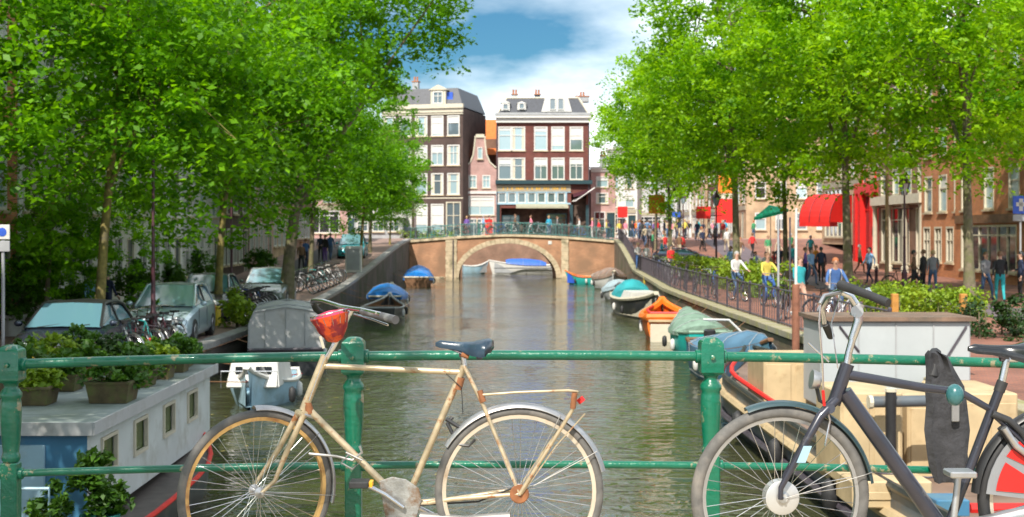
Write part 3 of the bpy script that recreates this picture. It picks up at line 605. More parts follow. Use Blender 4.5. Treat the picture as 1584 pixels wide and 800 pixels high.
# right bank row
RX = 24.5
t = row_house('orange brick corner house on the far right with dark doorway', (RX-.4, 66.5, zr(60)), R(-90), 12, 13, B_org, 4, 3, ground='shop', frame=M_cream, doorm=M_brown)
t = row_house('orange brick house with cream framed doorway on the right', (RX+.2, 73.5, zr(60)), R(-90), 7, 13, B_org, 3, 3, ground='door', frame=M_cream, doorm=M_black)
t = row_house('brown shop house with cream columns and wide dark windows', (RX+.6, 83, zr(60)), R(-90), 9.5, 12.5, B_brn, 4, 3, gf=4.4, ground='shop', frame=M_cream, doorm=M_cream)
for x in (.2, 3.1, 6.2, 9.2): MB().lathe([(.24, 0), (.24, .35), (.17, .4), (.15, 3.9), (.22, 4.05), (.22, 4.15)], 12, (x, -.28, 0)).build('column', M_cream, t, smooth=40)
MB().box(0, 9.5, -.55, -.11, 4.15, 4.7).build('entablature', M_cream, t)
t = row_house('narrow house with bright red shopfront on the right', (RX+1, 89, zr(60)), R(-90), 6, 12.5, B_tan, 2, 3, gf=5.4, ground='shop', frame=M_red, doorm=M_red)
m = MB(); m.box(0, 6, -.3, -.104, 5.1, 5.8)
for x in (.15, 1.3, 4.0, 5.8): m.box(x-.28, x+.28, -.32, -.001, 0, 5.1)
m.build('red_surround', M_red, t)
t = row_house('tan brick house with red awning on the right bank', (RX+1.6, 101, zr(101)), R(-90), 12, 13, B_tan, 5, 3, gf=4.6, ground='shop', frame=M_cream)
def red_awning(label, x, y, z, w, d, h, mt, rz=0):
    """quarter-barrel awning on its facade with hooped ribs"""
    a = thing('awning', label, 'awning', (x, y, z), rz); m = MB(); n_ = 8; rows_ = []
    for i in range(n_+1):
        an = R(90*i/n_); rows_.append((-d*math.sin(an), h*math.cos(an)))
    vs = []; 
    for yy, zz in rows_: vs += [(-w/2, yy, zz), (w/2, yy, zz)]
    m.add(vs, [(2*i, 2*i+1, 2*i+3, 2*i+2) for i in range(n_)])
    for s_ in (-1, 1): m.poly([(s_*w/2, 0, 0)]+[(s_*w/2, yy, zz) for yy, zz in rows_])
    m.quad((-w/2, -d, 0), (w/2, -d, 0), (w/2, -d, -.28), (-w/2, -d, -.28)); m.build('canopy', mt, a)
    m = MB()
    for k in range(4):
        xx = -w/2+w*k/3; m.tube([(xx, yy*1.01, zz*1.01) for yy, zz in rows_], .025, 5)
    m.build('rib', M_maroon, a); return a
M_awn = pm('red_canvas', (.55, .010, .006), .7, var=.12, scale=2, bump=.3)
red_awning('large bright red barrel awning, nearer of the pair', 22.9, 86.5, 4.5, 2.5, 1.7, 1.9, M_awn, R(-52))
red_awning('bright red barrel awning, farther of the pair', 24.3, 89.5, 4.5, 2.2, 1.6, 1.9, M_awn, R(-52))
# ---------------------------------------------------------------- trees
def leaf_mesh(name, centers, n, size, spread, mat_, rng, up=.6, droop=0.):
    """n small folded-diamond leaves scattered round each clump centre (numpy for speed)"""
    C = np.repeat(np.asarray(centers, float), n, axis=0); k = len(C)
    cs = np.repeat(.45+.95*rng.random(len(centers)), n)[:, None]
    off = rng.normal(size=(k, 3)); off /= np.linalg.norm(off, axis=1)[:, None]; off *= (rng.random(k)**.45)[:, None]
    off *= np.array(spread)*cs; P = C+off; P[:, 2] -= droop*(off[:, 0]**2+off[:, 1]**2)/max(spread[0], .1)
    nrm = rng.normal(size=(k, 3)); nrm[:, 2] = np.abs(nrm[:, 2])+up; nrm /= np.linalg.norm(nrm, axis=1)[:, None]
    a = rng.normal(size=(k, 3)); a -= nrm*(a*nrm).sum(1)[:, None]; a /= np.linalg.norm(a, axis=1)[:, None]; b = np.cross(nrm, a)
    s = (size*(.4+1.15*rng.random(k)))[:, None]
    V = np.empty((k, 4, 3)); V[:, 0] = P-a*s*.5; V[:, 1] = P+b*s*.3+a*s*.05; V[:, 2] = P+a*s*.5; V[:, 3] = P-b*s*.3+a*s*.05
    V[:, 1] += nrm*s*.07; V[:, 3] += nrm*s*.07
    me = bpy.data.meshes.new(name); me.vertices.add(k*4); me.loops.add(k*4); me.polygons.add(k)
    me.vertices.foreach_set('co', V.ravel()); me.loops.foreach_set('vertex_index', np.arange(k*4, dtype=np.int32))
    me.polygons.foreach_set('loop_start', np.arange(0, k*4, 4, dtype=np.int32)); me.materials.append(mat_); me.update(calc_edges=True); return me
def tree_meshes(seed, zc, rx, rz, fork, ncl, nleaf, size, lm, bark, lean=(0, 0), rt=.2):
    rng = np.random.default_rng(seed); rnd = random.Random(seed)
    lob = [(rng.normal(size=3)*np.array([.62, .62, .55])) for _ in range(9)]
    cen = []
    while len(cen) < ncl:
        v = rng.normal(size=3); v /= np.linalg.norm(v); r = rng.random()**.38; p = v*r
        d = min(np.linalg.norm(p-q) for q in lob)
        if d > .55 and rng.random() < .75: continue
        if p[2] < -.55 and rng.random() < .4: continue
        cen.append((p[0]*rx+lean[0]*(.25+.75*p[2]), p[1]*rx+lean[1], zc+p[2]*rz))
    cen = np.array(cen); lf = leaf_mesh('crown', cen, nleaf, size, (.9*rx/5, .9*rx/5, .55), lm, rng, droop=.35)
    m = MB(); top = Vector((lean[0]*.5, lean[1]*.5, zc+rz*.55)); pts = []; rs = []
    for i in range(9):
        u = i/8; pts.append(Vector((top.x*u**1.6+.10*math.sin(u*5+seed)*u, top.y*u**1.6+.10*math.cos(u*4+seed)*u, top.z*u))); rs.append(rt*(1.35 if i == 0 else 1.)*(1-u*.78))
    m.tube(pts, rs, 10)
    fi = [i for i in range(9) if pts[i].z >= fork-.6] or [4]
    for k in range(11):
        b = pts[fi[k % len(fi)]].copy(); c = Vector(cen[rnd.randrange(len(cen))]); 
        if c.z < b.z+.3: c.z = b.z+rnd.uniform(.4, 1.6)
        mid = b.lerp(c, .5)+Vector((rnd.uniform(-.4, .4), rnd.uniform(-.4, .4), rnd.uniform(.1, .7))); r0 = rt*.45
        m.tube([b, b.lerp(mid, .5)+Vector((0, 0, .1)), mid, c], [r0, r0*.75, r0*.5, r0*.18], 6)
        for q in range(4):
            c2 = Vector(cen[rnd.randrange(len(cen))])
            if (c2-mid).length < rx*.95: m.tube([mid, mid.lerp(c2, .5)+Vector((0, 0, .15)), c2], [r0*.4, r0*.25, r0*.08], 5)
    return lf, m.mesh('trunk', bark, smooth=60)
TM = {
 'a': tree_meshes(1, 8.0, 5.6, 5.6, 3.6, 300, 135, .185, M_leafL, M_bark, (1.9, 0), .15),
 'b': tree_meshes(2, 8.5, 5.4, 5.9, 3.4, 300, 135, .185, M_leafL, M_bark, (2.1, -.3), .19),
 'y': tree_meshes(5, 7.9, 5.4, 5.5, 3.4, 290, 135, .185, M_leafL, M_barkY, (2.0, 0), .14),
 'c': tree_meshes(3, 9.2, 5.2, 5.5, 4.0, 300, 130, .19, M_leafR, M_bark, (-.6, 0), .14),
 'd': tree_meshes(4, 9.9, 5.2, 6.0, 4.6, 300, 130, .19, M_leafR, M_bark, (-.8, .3), .19),
}
TM['e'] = tree_meshes(8, 10.2, 5.2, 5.4, 3.6, 300, 135, .185, M_leafL, M_bark, (5.6, 0), .24)
TM['n'] = (leaf_mesh('crown', np.random.default_rng(9).normal(size=(300, 3))*np.array([1.9, 1.9, 1.5])+np.array([1.1, 0, 4.9]), 110, .15, (.5, .5, .3), M_leafL, np.random.default_rng(9), droop=.4), TM['a'][1])
def tree(kind, x, y, z, rz, s, label, sz=1.):
    t = thing('elm_tree', label, 'tree', (x, y, z), rz); t.scale = (s, s, s*sz)
    link('crown', TM[kind][0], t); link('trunk', TM[kind][1], t); return t
def tl(kind, px, Y, *a, **k): x = ax(px, Y); return tree(kind, x, Y, (zl if x < 0 else zr)(Y)-.05, *a, **k)
tl('n', 70, 35.5, .4, .55, 'small young elm with low hanging leaves before the white door surround')
tl('y', 153, 31, 0.1, .98, 'elm with yellow mossy trunk foot right behind the dark parked car')
tl('y', 337, 42, -.3, 1.0, 'elm with bright yellow lichen trunk between silver car and grey boat cover')
tl('e', 442, 50, .1, 1.1, 'large elm with thick pale trunk behind the olive green car')
tl('a', 480, 66, -.2, .9, 'elm with dark trunk behind the parked bicycle rows on the left')
tl('y', 558, 77, .1, .78, 'elm with thin yellowish trunk beside the turquoise car')
tl('b', 572, 88, -.3, .66, 'thin elm just beyond the turquoise car on the left')
tl('y', 603, 97, .2, .5, 'last small elm before the left end of the bridge')
tl('c', 1014, 96, 2.4, .9, 'farthest elm on the right bank near the bridge corner', sz=1.05)
tl('c', 1037, 76, .1, .86, 'elm on the right bank with trunk beside the orange board', sz=1.1)
tl('d', 1140, 59, -.2, 1.0, 'elm with pale thick trunk rising behind the green hedge')
tl('c', 1215, 66, .5, 1.0, 'elm half hidden behind the thick pale trunk on the right', sz=1.1)
tl('d', 1312, 50, .2, .98, 'elm with mossy trunk next to the red awnings', sz=1.04)
tl('d', 1500, 42, -.3, .95, 'elm with dark slim trunk nearest on the right bank')
tl('c', 1640, 50, .6, 1.0, 'elm at the right picture edge near the blue sign')

tree('a', -9.4, 10.5, zl(10.5), .3, .76, 'elm beside the houseboat bow, left of the picture, shading the houseboat')
tree('b', -7.7, .2, 2.3, 0., .85, 'elm at the left end of the near bridge, shading the leftmost railing post')
# hedges and shrubs
rg = np.random.default_rng(5)
def hedge(label, x0, x1, y0, y1, z0, h, mat_, size=.11, dens=230):
    t = thing('hedge', label, 'hedge', ((x0+x1)/2, (y0+y1)/2, z0)); k = int((x1-x0+y1-y0)*h*9)+20
    c = rg.random((k, 3))*np.array([x1-x0, y1-y0, h])-np.array([(x1-x0)/2, (y1-y0)/2, 0]); c[:, 2] *= .93; c[:, 2] += rg.normal(size=k)*.05
    link('foliage', leaf_mesh('foliage', c, dens//4, size, (.3, .3, .22), mat_, rg), t)
    m = MB()
    for i in range(14): p = c[i]; m.tube([(p[0], p[1], -.1), (p[0]*1.02, p[1], h*.7)], [.03, .012], 5)
    m.build('stem', M_bark, t); return t
hedge('long yellow green hedge behind the right quay railing and cyclists', 9.8, 10.9, 46, 74, 1.33, 1.25, M_hedge, .13)
hedge('bright green clipped hedge behind the grey covered barge box', 10.9, 12.6, 36.5, 39, 1.3, .95, M_hedge, .11, 300)
hedge('bright green clipped hedge beside the dark one on the right', 12.6, 14.6, 36.5, 39.5, 1.3, .85, M_hedge, .11, 300)
hedge('dark green hedge at the right edge above the bicycle saddle', 11.0, 14.5, 28.5, 31, 1.3, 1.0, M_leafD, .09, 420)
hedge('low bushy shrubs at the left end of the far bridge', -9.3, -3.6, 121.9, 123, FZ, .8, M_hedge, .16, 160)
def bush(label, x, y, z, r, h, mat_=None, name='shrub', size=.1, n=50, k=26, cat='shrub'):
    t = thing(name, label, cat, (x, y, z)); c = rg.normal(size=(k, 3)); c /= np.linalg.norm(c, axis=1)[:, None]; c *= (rg.random(k)**.4)[:, None]*np.array([r, r, h/2]); c[:, 2] += h/2
    link('foliage', leaf_mesh('foliage', c, n, size, (r*.35, r*.35, h*.2), mat_ or M_leafP, rg, droop=.3), t)
    m = MB()
    for i in range(5): m.tube([(0, 0, -.05), (c[i][0]*.4, c[i][1]*.4, c[i][2]*.6), c[i]], [.018, .012, .004], 5)
    m.build('stem', M_bark, t); return t
def potted(label, x, y, z, pr, ph, r, h, pmat, square=False, mat_=None, size=.1, n=50, k=24):
    t = thing('potted_plant', label, 'potted plant', (x, y, z)); m = MB()
    if square: m.loft([[(sx*pr*s_, sy*pr*s_, zz) for sx, sy in ((-1, -1), (1, -1), (1, 1), (-1, 1))] for s_, zz in ((.85, 0), (1, ph), (1.06, ph), (1.06, ph+.03), (.9, ph+.03), (.88, ph-.04))])
    else: m.lathe([(pr*.7, 0), (pr*.95, ph*.85), (pr*1.08, ph*.86), (pr*1.1, ph), (pr*.95, ph), (pr*.9, ph-.04)], 14)
    m.build('pot', pmat, t, smooth=40)
    c = rg.normal(size=(k, 3)); c /= np.linalg.norm(c, axis=1)[:, None]; c *= (rg.random(k)**.4)[:, None]*np.array([r, r, h/2]); c[:, 2] += ph+h*.42
    link('foliage', leaf_mesh('foliage', c, n, size, (r*.4, r*.4, h*.2), mat_ or M_leafP, rg, droop=.3), t)
    m = MB()
    for i in range(5): m.tube([(0, 0, ph-.05), (c[i][0]*.3, c[i][1]*.3, ph+h*.3), c[i]], [.015, .01, .004], 5)
    m.build('stem', M_bark, t); return t
M_pale = pm('pale_stone_pot', (.45, .45, .43), .8, var=.1)
for i, (px, Y, r, h, lb) in enumerate([(55, 38, .9, 2.2, 'tall leafy shrub in a pale tub by the white door surround'), (20, 36, .8, 1.6, 'dark shrub against the orange brick wall at the left edge'), (118, 40, .5, .8, 'round clipped shrub in a grey tub by the off white house'), (215, 46, .8, 1.4, 'broad shrub behind the silver car on the left'),
        (262, 55, .8, 1.2, 'dark shrub in front of the house behind the silver car'), (305, 60, .9, 1.5, 'bushy dark plant by the yellow trunk near the houses'), (400, 68, .9, 1.0, 'low shrub in front of the houses near the thick pale trunk')]):
    potted(lb, ax(px, Y), Y, zl(Y), .35, .6, r, h, M_pale, size=.16, n=60, k=30)
bush('bright yellow green weeds at the foot of the yellow trunk', ax(366, 39), 39, zl(39), .55, 1.15, M_hedge, size=.14)
bush('small yellow green shrub beside the weeds on the left quay', ax(300, 38), 38.5, zl(39), .35, .5, M_hedge, size=.12)
# ---------------------------------------------------------------- boats
def hull_rings(L, Wd, H, bow=.35, stern=.8, n=15, draft=.3, rake=.5, sheer=.25, thick=0.):
    """local frame: bow towards +Y"""
    out = []
    for i in range(n):
        u = i/(n-1); y = -L/2+L*u
        w = Wd/2*((stern+(1-stern)*sm(0, .3, u)) if u < .5 else (1-sm(1-bow*1.6, 1.04, u)**1.15*.985)); z = H+sheer*(2*u-.8)**2*(1.3 if u > .4 else .5)
        w = max(.03, w-thick); yb = y-(rake*sm(.6, 1, u)*0)
        out.append((y, w, z))
    return out
def boat(label, loc, rz, L, Wd, H, hm, rim, inner=None, seats=2, cat='boat', bow=.35, stern=.8, rake=.5, sheer=.25, rimr=.05, motor=False, extra=None, name='moored_boat', floor=.1):
    t = thing(name, label, cat, (loc[0], loc[1], 0), rz); st = hull_rings(L, Wd, H, bow, stern, sheer=sheer); rings = []
    for k, (y, w, z) in enumerate(st):
        u = k/(len(st)-1); b = y-rake*sm(.6, 1, u); 
        rings.append([(-w, y, z), (-w*.97, y+(b-y)*.3, z*.55), (-w*.82, y+(b-y)*.7, .0), (-w*.5, b, -.25), (w*.5, b, -.25), (w*.82, y+(b-y)*.7, .0), (w*.97, y+(b-y)*.3, z*.55), (w, y, z)])
    MB().loft(rings, closed=False, caps=False).add([], []).build('hull', hm, t, smooth=50)
    m = MB(); m.poly(rings[0]); m.build('transom', hm, t)
    inner = inner or M_grey
    m = MB(); ri = [[(-w*.93, y, z-.02), (-w*.86, y, floor), (w*.86, y, floor), (w*.93, y, z-.02)] for y, w, z in st[:-1]]
    m.loft(ri, closed=False, caps=False); m.poly([(p[0], p[1]+.03, p[2]) for p in rings[0][:1]+ri[0][1:3]+rings[0][-1:]]); m.build('inner_hull', inner, t)
    path = [(-w, y, z) for y, w, z in st]+[(w, y, z) for y, w, z in st[::-1]]
    MB().tube(path, rimr, 6, closed=True).build('gunwale', rim, t, smooth=50)
    qd = (xl(loc[1]) if loc[0] < 2 else xr(loc[1])); wd = Vector((qd-loc[0], .8, 1.05)) ; c_, s_ = math.cos(-rz), math.sin(-rz)
    for e in (-1, 1):
        if loc[1] > 105: break
        a_ = Vector((0, e*L*.42, H+sheer*.5)); w_d = Vector((wd.x, wd.y*e*(1 if c_ > 0 else -1), 0)); b_ = Vector((c_*w_d.x-s_*w_d.y, s_*w_d.x+c_*w_d.y+a_.y, (1.0 if loc[0] < 0 else 1.35)))
        MB().tube([a_, a_.lerp(b_, .5)-Vector((0, 0, .12)), b_], .011, 5).build('mooring_rope', M_brown, t)
        MB().lathe([(.01, -.18), (.07, -.13), (.08, 0), (.07, .13), (.01, .18)], 8, ((Wd/2*.96+.06)*(1 if (loc[0] < 2) == (c_ > 0) else -1), e*L*.15, H*.5)).build('fender', M_drub if e > 0 else M_white, t, smooth=60)
    for i in range(seats):
        u = .22+.5*i/max(1, seats-1) if seats > 1 else .4; k = int(u*(len(st)-1)); y, w, z = st[k]
        MB().box(-w*.92, w*.92, y-.14, y+.14, z-.2, z-.16).build('thwart', M_brown, t)
    if motor:
        o = MB().box(-.14, .14, -L/2-.28, -L/2-.02, H-.1, H+.32).build('outboard_motor', M_black, t, bevel=.04); MB().box(-.05, .05, -L/2-.2, -L/2-.1, -.2, H-.1).build('motor_leg', M_iron, o)
    return t, st
def cover(t, st, i0, i1, hgt, mat_, ridge=True, drop=.12, name='tarpaulin'):
    """a sagging cloth cover pulled over the gunwales between two stations"""
    rings = []; rnd = random.Random(int(abs(t.location.y*10))); 
    for k in range(i0, i1+1):
        y, w, z = st[k]; e = hgt*(.35+.65*math.sin(math.pi*min(1, max(0, (k-i0+.6)/(i1-i0+1.2)))))+rnd.uniform(-.04, .04)
        e *= rnd.uniform(.86, 1.1); rings.append([(-w-.04, y, z-drop), (-w-.05, y, z+.02), (-w*.72, y, z+e*.62+rnd.uniform(-.03, .03)), (-w*.36, y, z+e*.9), (0, y, z+e), (w*.36, y, z+e*.9+rnd.uniform(-.03, .03)), (w*.72, y, z+e*.62), (w+.05, y, z+.02), (w+.04, y, z-drop)])
    m = MB(); m.loft(rings, closed=False, caps=False); m.poly(rings[0]); m.poly(rings[-1][::-1])
    o = m.build(name, mat_, t, smooth=55)
    for k in range(i0+1, i1, 3):
        y, w, z = st[k]; r_ = rings[k-i0]; MB().tube([(p[0]*1.01, p[1], p[2]+.012) for p in r_], .008, 4).build('tie_rope', M_grey, o)
    return o
# left bank
t, st = boat('open boat with bulging bright blue tarpaulin next to the bridge', (ax(648, 92), 92), 0, 6, 2.1, .62, M_brown, M_cream, rimr=.06); cover(t, st, 1, 12, .85, M_blueT, drop=.2)
t, st = boat('long low dark boat with flat blue tarpaulin along the left wall', (ax(600, 67), 67.5), .03, 7.5, 2.0, .55, M_hullB, M_cream, seats=3); cover(t, st, 0, 8, .6, M_blueT, drop=.16)
t, st = boat('small black open boat with brown benches below the flat blue tarpaulin boat', (ax(590, 56), 57.5), -.02, 5.2, 1.8, .5, M_hullB, M_grey, M_brown, seats=3)
t, st = boat('black hulled boat with tall pale grey canvas cover by the left quay', (-6.05, 38), R(8.5), 8.2, 2.1, .62, M_hullB, M_iron, stern=.92)
m = MB(); W2 = .98
R_ = [[(-W2, y, .6), (-W2*.99, y, 1.35+dz), (-W2*.86, y, 1.68+dz), (-W2*.3, y, 1.80+dz), (W2*.3, y, 1.80+dz), (W2*.86, y, 1.68+dz), (W2*.99, y, 1.35+dz), (W2, y, .6)] for y, dz in ((-3.9, 0), (-2.6, -.03), (-1.3, .01), (0, -.02), (1.2, -.1), (1.8, -.3))]
m.loft(R_, closed=False, caps=False); m.poly(R_[0]); m.poly(R_[-1][::-1]); m.build('canvas_cover', M_greyT, t, smooth=35)
for y in (-3.93, -2.6, -1.3, 0): MB().tube([(-W2-.01, y, .6), (-W2, y, 1.36), (-W2*.86, y, 1.7), (0, y, 1.82), (W2*.86, y, 1.7), (W2, y, 1.36), (W2+.01, y, .6)], .022, 5).build('cover_hoop', M_grey, t)
for x in (-.55, 0., .5): MB().tube([(x, -3.92, .62), (x, -3.92, 1.75)], .012, 5).build('seam', M_grey, t)
MB().tube([(-1, -3.95, .62), (1, -3.95, .62)], .03, 5).build('cover_lace', M_iron, t)
# small pale blue cabin boat
t, st = boat('small pale blue cabin cruiser moored behind the houseboat', (-5.15, 28.6), R(180), 3.4, 1.5, .5, M_lblue, M_white, M_lblue, seats=0, bow=.4)
m = MB(); m.loft([[(-.58, y0, .45), (-.5, y0+d, 1.0), (.5, y0+d, 1.0), (.58, y0, .45)] for y0, d in ((-.9, .12), (1.0, -.2))]); c_ = m.build('cabin', M_white, t, bevel=.03)
for s_ in (-1, 1): MB().box(s_*.22-.17, s_*.22+.17, .86, .9, .66, .9).build('cabin_window', M_glassD, t)
MB().box(-.45, .45, -.78, -.74, .62, .92).build('cabin_window', M_glassD, t); MB().box(.5, .53, -.5, .5, .65, .85).build('cabin_window', M_glassD, t)
MB().tube([(-.6, 1.4, .5), (-.6, 1.4, .85), (.6, 1.4, .85), (.6, 1.4, .5)], .015, 5).build('grab_rail', M_chrome, t); MB().tube([(-.74, -1.2, .52), (-.1, .2, .56), (.2, 1.2, .6)], .012, 4).build('rope', M_red, t)
# houseboat
hb = thing('houseboat', 'pale blue grey houseboat with flat roof of flower boxes moored at the left quay', 'houseboat', (-5.35, 17.5, 0))
X0, X1, Y0_, Y1_ = -1.75, .82, -3.15, 3.1; ZR = 1.62; ZB = .52
m = MB(); holes = [(y, .96, .62, .46) for y in (-2.35, -1.0, .45, 1.85)]
hm_ = MB(); facade(hm_, Y1_-Y0_, ZB, ZR-ZB, holes, x0=Y0_, dep=.06)
for v in hm_.v: m.v.append((X1-v[1]-.0+(.0), v[0], v[2]))
m.f = hm_.f; m.m = [0]*len(m.f); m.build('side_wall', pm('streaked_white', (.54, .57, .56), .6, var=.08, scale=2, dirt=(.36, .36, .31), dscale=2.2, dlo=.5, dhi=.75), hb)
MB().quad((X0, Y0_, ZB), (X1, Y0_, ZB), (X1, Y0_, ZR), (X0, Y0_, ZR)).build('end_wall', M_dblue, hb)
m = MB(); m.quad((X0, Y0_, ZB), (X0, Y1_, ZB), (X0, Y1_, ZR), (X0, Y0_, ZR)); m.quad((X0, Y1_, ZB), (X1, Y1_, ZB), (X1, Y1_, ZR), (X0, Y1_, ZR)); m.build('rear_wall', M_lblue, hb)
m = MB(); 
for i in range(9):
    a = Y0_-.08+(Y1_-Y0_+.16)*i/9; b = Y0_-.08+(Y1_-Y0_+.16)*(i+1)/9-.012
    MB().box(X0-.1, X1+.09, a, b, ZR+.004, ZR+.05).build('roof_sheet', pm('roof_felt_pale', (.24, .28, .27), .7, var=.2, scale=1.5, dirt=(.13, .16, .12), dscale=.9, dlo=.45, dhi=.7), hb)
m.box(X1+.09, X1+.115, Y0_-.1, Y1_+.1, ZR-.08, ZR+.065); m.box(X0-.1, X1+.09, Y0_-.115, Y0_-.09, ZR-.08, ZR+.065); m.build('roof_edge', M_greyT, hb)
for y, z, w, h in holes:
    f_ = MB(); f_.box(-.02, .03, -w/2, -w/2+.04, 0, h); f_.box(-.02, .03, w/2-.04, w/2, 0, h); f_.box(-.02, .03, -w/2+.04, w/2-.04, h-.04, h); f_.box(-.02, .03, -w/2+.04, w/2-.04, 0, .04); o = f_.build('window', M_cream, hb); o.location = (X1, y, z)
    MB().quad((-.035, -w/2+.03, .03), (-.035, w/2-.03, .03), (-.035, w/2-.03, h-.03), (-.035, -w/2+.03, h-.03)).build('pane', pm('green_reflecting_glass', (.07, .10, .03), .12), o)
MB().box(-.35, .35, Y0_-.03, Y0_+.02, .56, 1.42).build('door', M_lblue, hb, bevel=.01)
st = hull_rings(10.2, 2.62, .42, bow=.3, stern=.92, sheer=.3); 
m = MB(); m.loft([[(-w, y, z), (-w*.95, y, 0), (-w*.7, y, -.3), (w*.7, y, -.3), (w*.95, y, 0), (w, y, z)] for y, w, z in st], closed=False, caps=False); m.poly([(-st[0][1], st[0][0], st[0][2]), (st[0][1], st[0][0], st[0][2]), (st[0][1], st[0][0], -.3), (-st[0][1], st[0][0], -.3)])
o = m.build('hull', M_hullB, hb, smooth=50); o.location.y = .1
m = MB(); m.loft([[(-w, y, z-.03), (w, y, z-.03)] for y, w, z in st], closed=False, caps=False); o = m.build('deck', pm('deck_dark_paint', (.09, .075, .065), .6, var=.3), hb); o.location.y = .1
MB().tube([(w, y+.1, z) for y, w, z in st], .035, 6).build('gunwale', M_red, hb, smooth=50)
for x0_, x1_, z_, m_ in ((-.95, .72, 1.12, M_lblue),): MB().tube([(x0_, -4.1, .45), (x0_, -4.1, z_), (x1_, -4.1, z_), (x1_, -4.1, .45)], .02, 6).build('grab_rail', m_, hb)
def zrf(): return ZR+.055
PL = [(-.30, -1.6, 'low mossy planter with lime green leaves at the near roof edge', M_box, .22, .2, .27, .26, M_hedge), (-.42, -.2, 'mossy planter with bushy plant, second along the houseboat roof', M_box, .22, .2, .32, .34, M_leafP), (.58, -1.35, 'large square planter overflowing with grass green tufts in the middle of the roof', M_box, .27, .24, .40, .36, M_leafP),
      (.46, .25, 'mossy planter with thick leaves behind the large square one', M_box, .22, .2, .36, .4, M_leafP), (.5, 1.2, 'planter with yellow green leaves near the roof rim', M_box, .2, .2, .32, .34, M_hedge), (.5, 2.1, 'dark planter with drooping leaves near the far roof rim', M_box, .2, .2, .32, .36, M_leafP), (.4, 2.85, 'last mossy planter at the far roof end of the houseboat', M_box, .2, .18, .30, .34, M_leafP),
      (-1.1, -1.1, 'old crate of ferns at the outer houseboat roof edge', M_box, .22, .2, .34, .38, M_leafD), (-1.1, .3, 'clay pot with tall shrub on the quay side of the roof', M_terra, .17, .2, .34, .5, M_leafP), (-.5, .9, 'clay pot with red tinged plant in the second row of the roof', M_terra, .17, .2, .32, .42, M_leafP), (-.45, 1.9, 'tub with dark spiky plant towards the far end of the roof', M_box, .18, .2, .32, .42, M_leafD), (-1.2, 1.5, 'bushy plant with yellow tips along the quay side of the roof', M_box, .2, .2, .36, .5, M_hedge), (-1.1, 2.7, 'round bush at the far quay side corner of the roof', M_box, .2, .2, .36, .5, M_leafP)]
for x, y, lb, pmt, pr, ph, r, h, lm in PL: potted(lb, -5.35+x, 17.5+y, zrf(), pr, ph, r, h, pmt, square=pmt is M_box, mat_=lm, size=.085, n=46)
potted('big leafy bush in a teal tub on the houseboat foredeck', -4.25, 13.9, .42, .2, .32, .28, .7, pm('teal_tub', (.03, .2, .18), .6), mat_=M_leafP, size=.085, n=80, k=26)
potted('orange clay pot with thin dark plant on the houseboat foredeck', -4.62, 13.5, .42, .19, .26, .22, .5, M_terra, mat_=M_leafP, size=.07)
potted('small red pot between the clay pot and the teal tub', -4.36, 13.3, .42, .1, .14, .08, .12, M_red, size=.05, k=8)
# flowers and plants on the left quay edge above the houseboat
fl = [(150, 23.5, M_leafP, 'leafy green plant with red blooms on the quay edge below the dark car'), (205, 24.5, M_leafP, 'round green plant on the quay edge left of the bicycles'), (250, 25.5, M_hedge, 'yellow green plant on the quay edge behind the houseboat roof'), (290, 26.5, M_leafP, 'green plant with brick red pot near the end of the houseboat'), (100, 22.0, M_leafP, 'dark green plant on the quay edge in front of the dark car'), (320, 28.5, M_leafP, 'low plant on the quay edge by the small cabin cruiser')]
M_bloom = pm('red_bloom', (.6, .05, .03), .6)
for px, Y, lm, lb in fl:
    t = potted(lb, min(ax(px, Y), xl(Y)-.1), Y, zl(Y), .16, .18, .3, .42, M_terra, mat_=lm, size=.09, n=60); m = MB()
    for k in range(12): a = random.random()*6.28; m.ball((.26*math.cos(a), .26*math.sin(a), .3+.3*random.random()), .028, 6)
    m.build('bloom', M_bloom, t)

# right bank
t, st = boat('small teal rowing boat moored by the bridge on the right', (6.75, 94), R(70), 2.8, 1.3, .55, pm('teal_paint', (.02, .33, .30), .5), M_orange, M_blue, seats=2)
t, st = boat('white motorboat with brown canvas cover near the right end of the bridge', (ax(946, 85), 86), R(180), 5.6, 2.3, .85, M_white, M_cream, bow=.45); cover(t, st, 1, 13, .55, pm('brown_canvas', (.25, .17, .13), .8, var=.25, scale=2.5, bump=.8, bscale=3), drop=.2)
t, st = boat('pale grey boat with blue and white canvas between two boats on the right', (7.2, 72), R(175), 4.6, 1.9, .6, M_grey, M_iron); cover(t, st, 2, 12, .55, pm('pale_blue_canvas', (.35, .45, .5), .7, var=.15), drop=.16)
t, st = boat('dark boat with cream deck rim and turquoise hood on the right', (6.75, 58), R(183), 8.0, 2.0, .78, M_hullB, M_cream, M_cream, rimr=.09, bow=.4); cover(t, st, 1, 4, .75, pm('turquoise_canvas', (.02, .30, .34), .7, var=.25, scale=2.5, bump=.8, bscale=3), drop=.1, name='hood')
MB().loft([[(-.75, y, .8), (-.6, y+.05, 1.15), (.6, y+.05, 1.15), (.75, y, .8)] for y in (-1.0, 1.2)]).build('cabin', M_white, t)
M_lifeo = pm('lifeboat_orange', (.78, .17, .01), .55, var=.1, scale=3)
t, st = boat('bright orange lifeboat with red rim and cream stern', (6.35, 46.8), R(-5), 4.6, 1.7, .78, M_lifeo, M_lifeo, M_brown, seats=2, stern=.85, rimr=.13)
MB().box(-.62, .62, -2.36, -2.31, -.2, .62).build('stern_board', M_cream, t, bevel=.02); MB().box(-.68, .68, -2.42, -2.30, .70, .78).build('stern_trim', M_wood, t)
MB().tube([(-.6, -1.9, .97), (-.65, 0, .98), (-.3, 1.6, 1.05)], .05, 6).build('red_rim', M_red, t); MB().tube([(-.6, -1.9, .97), (.6, -1.9, .97)], .06, 6).build('red_rim', M_red, t)
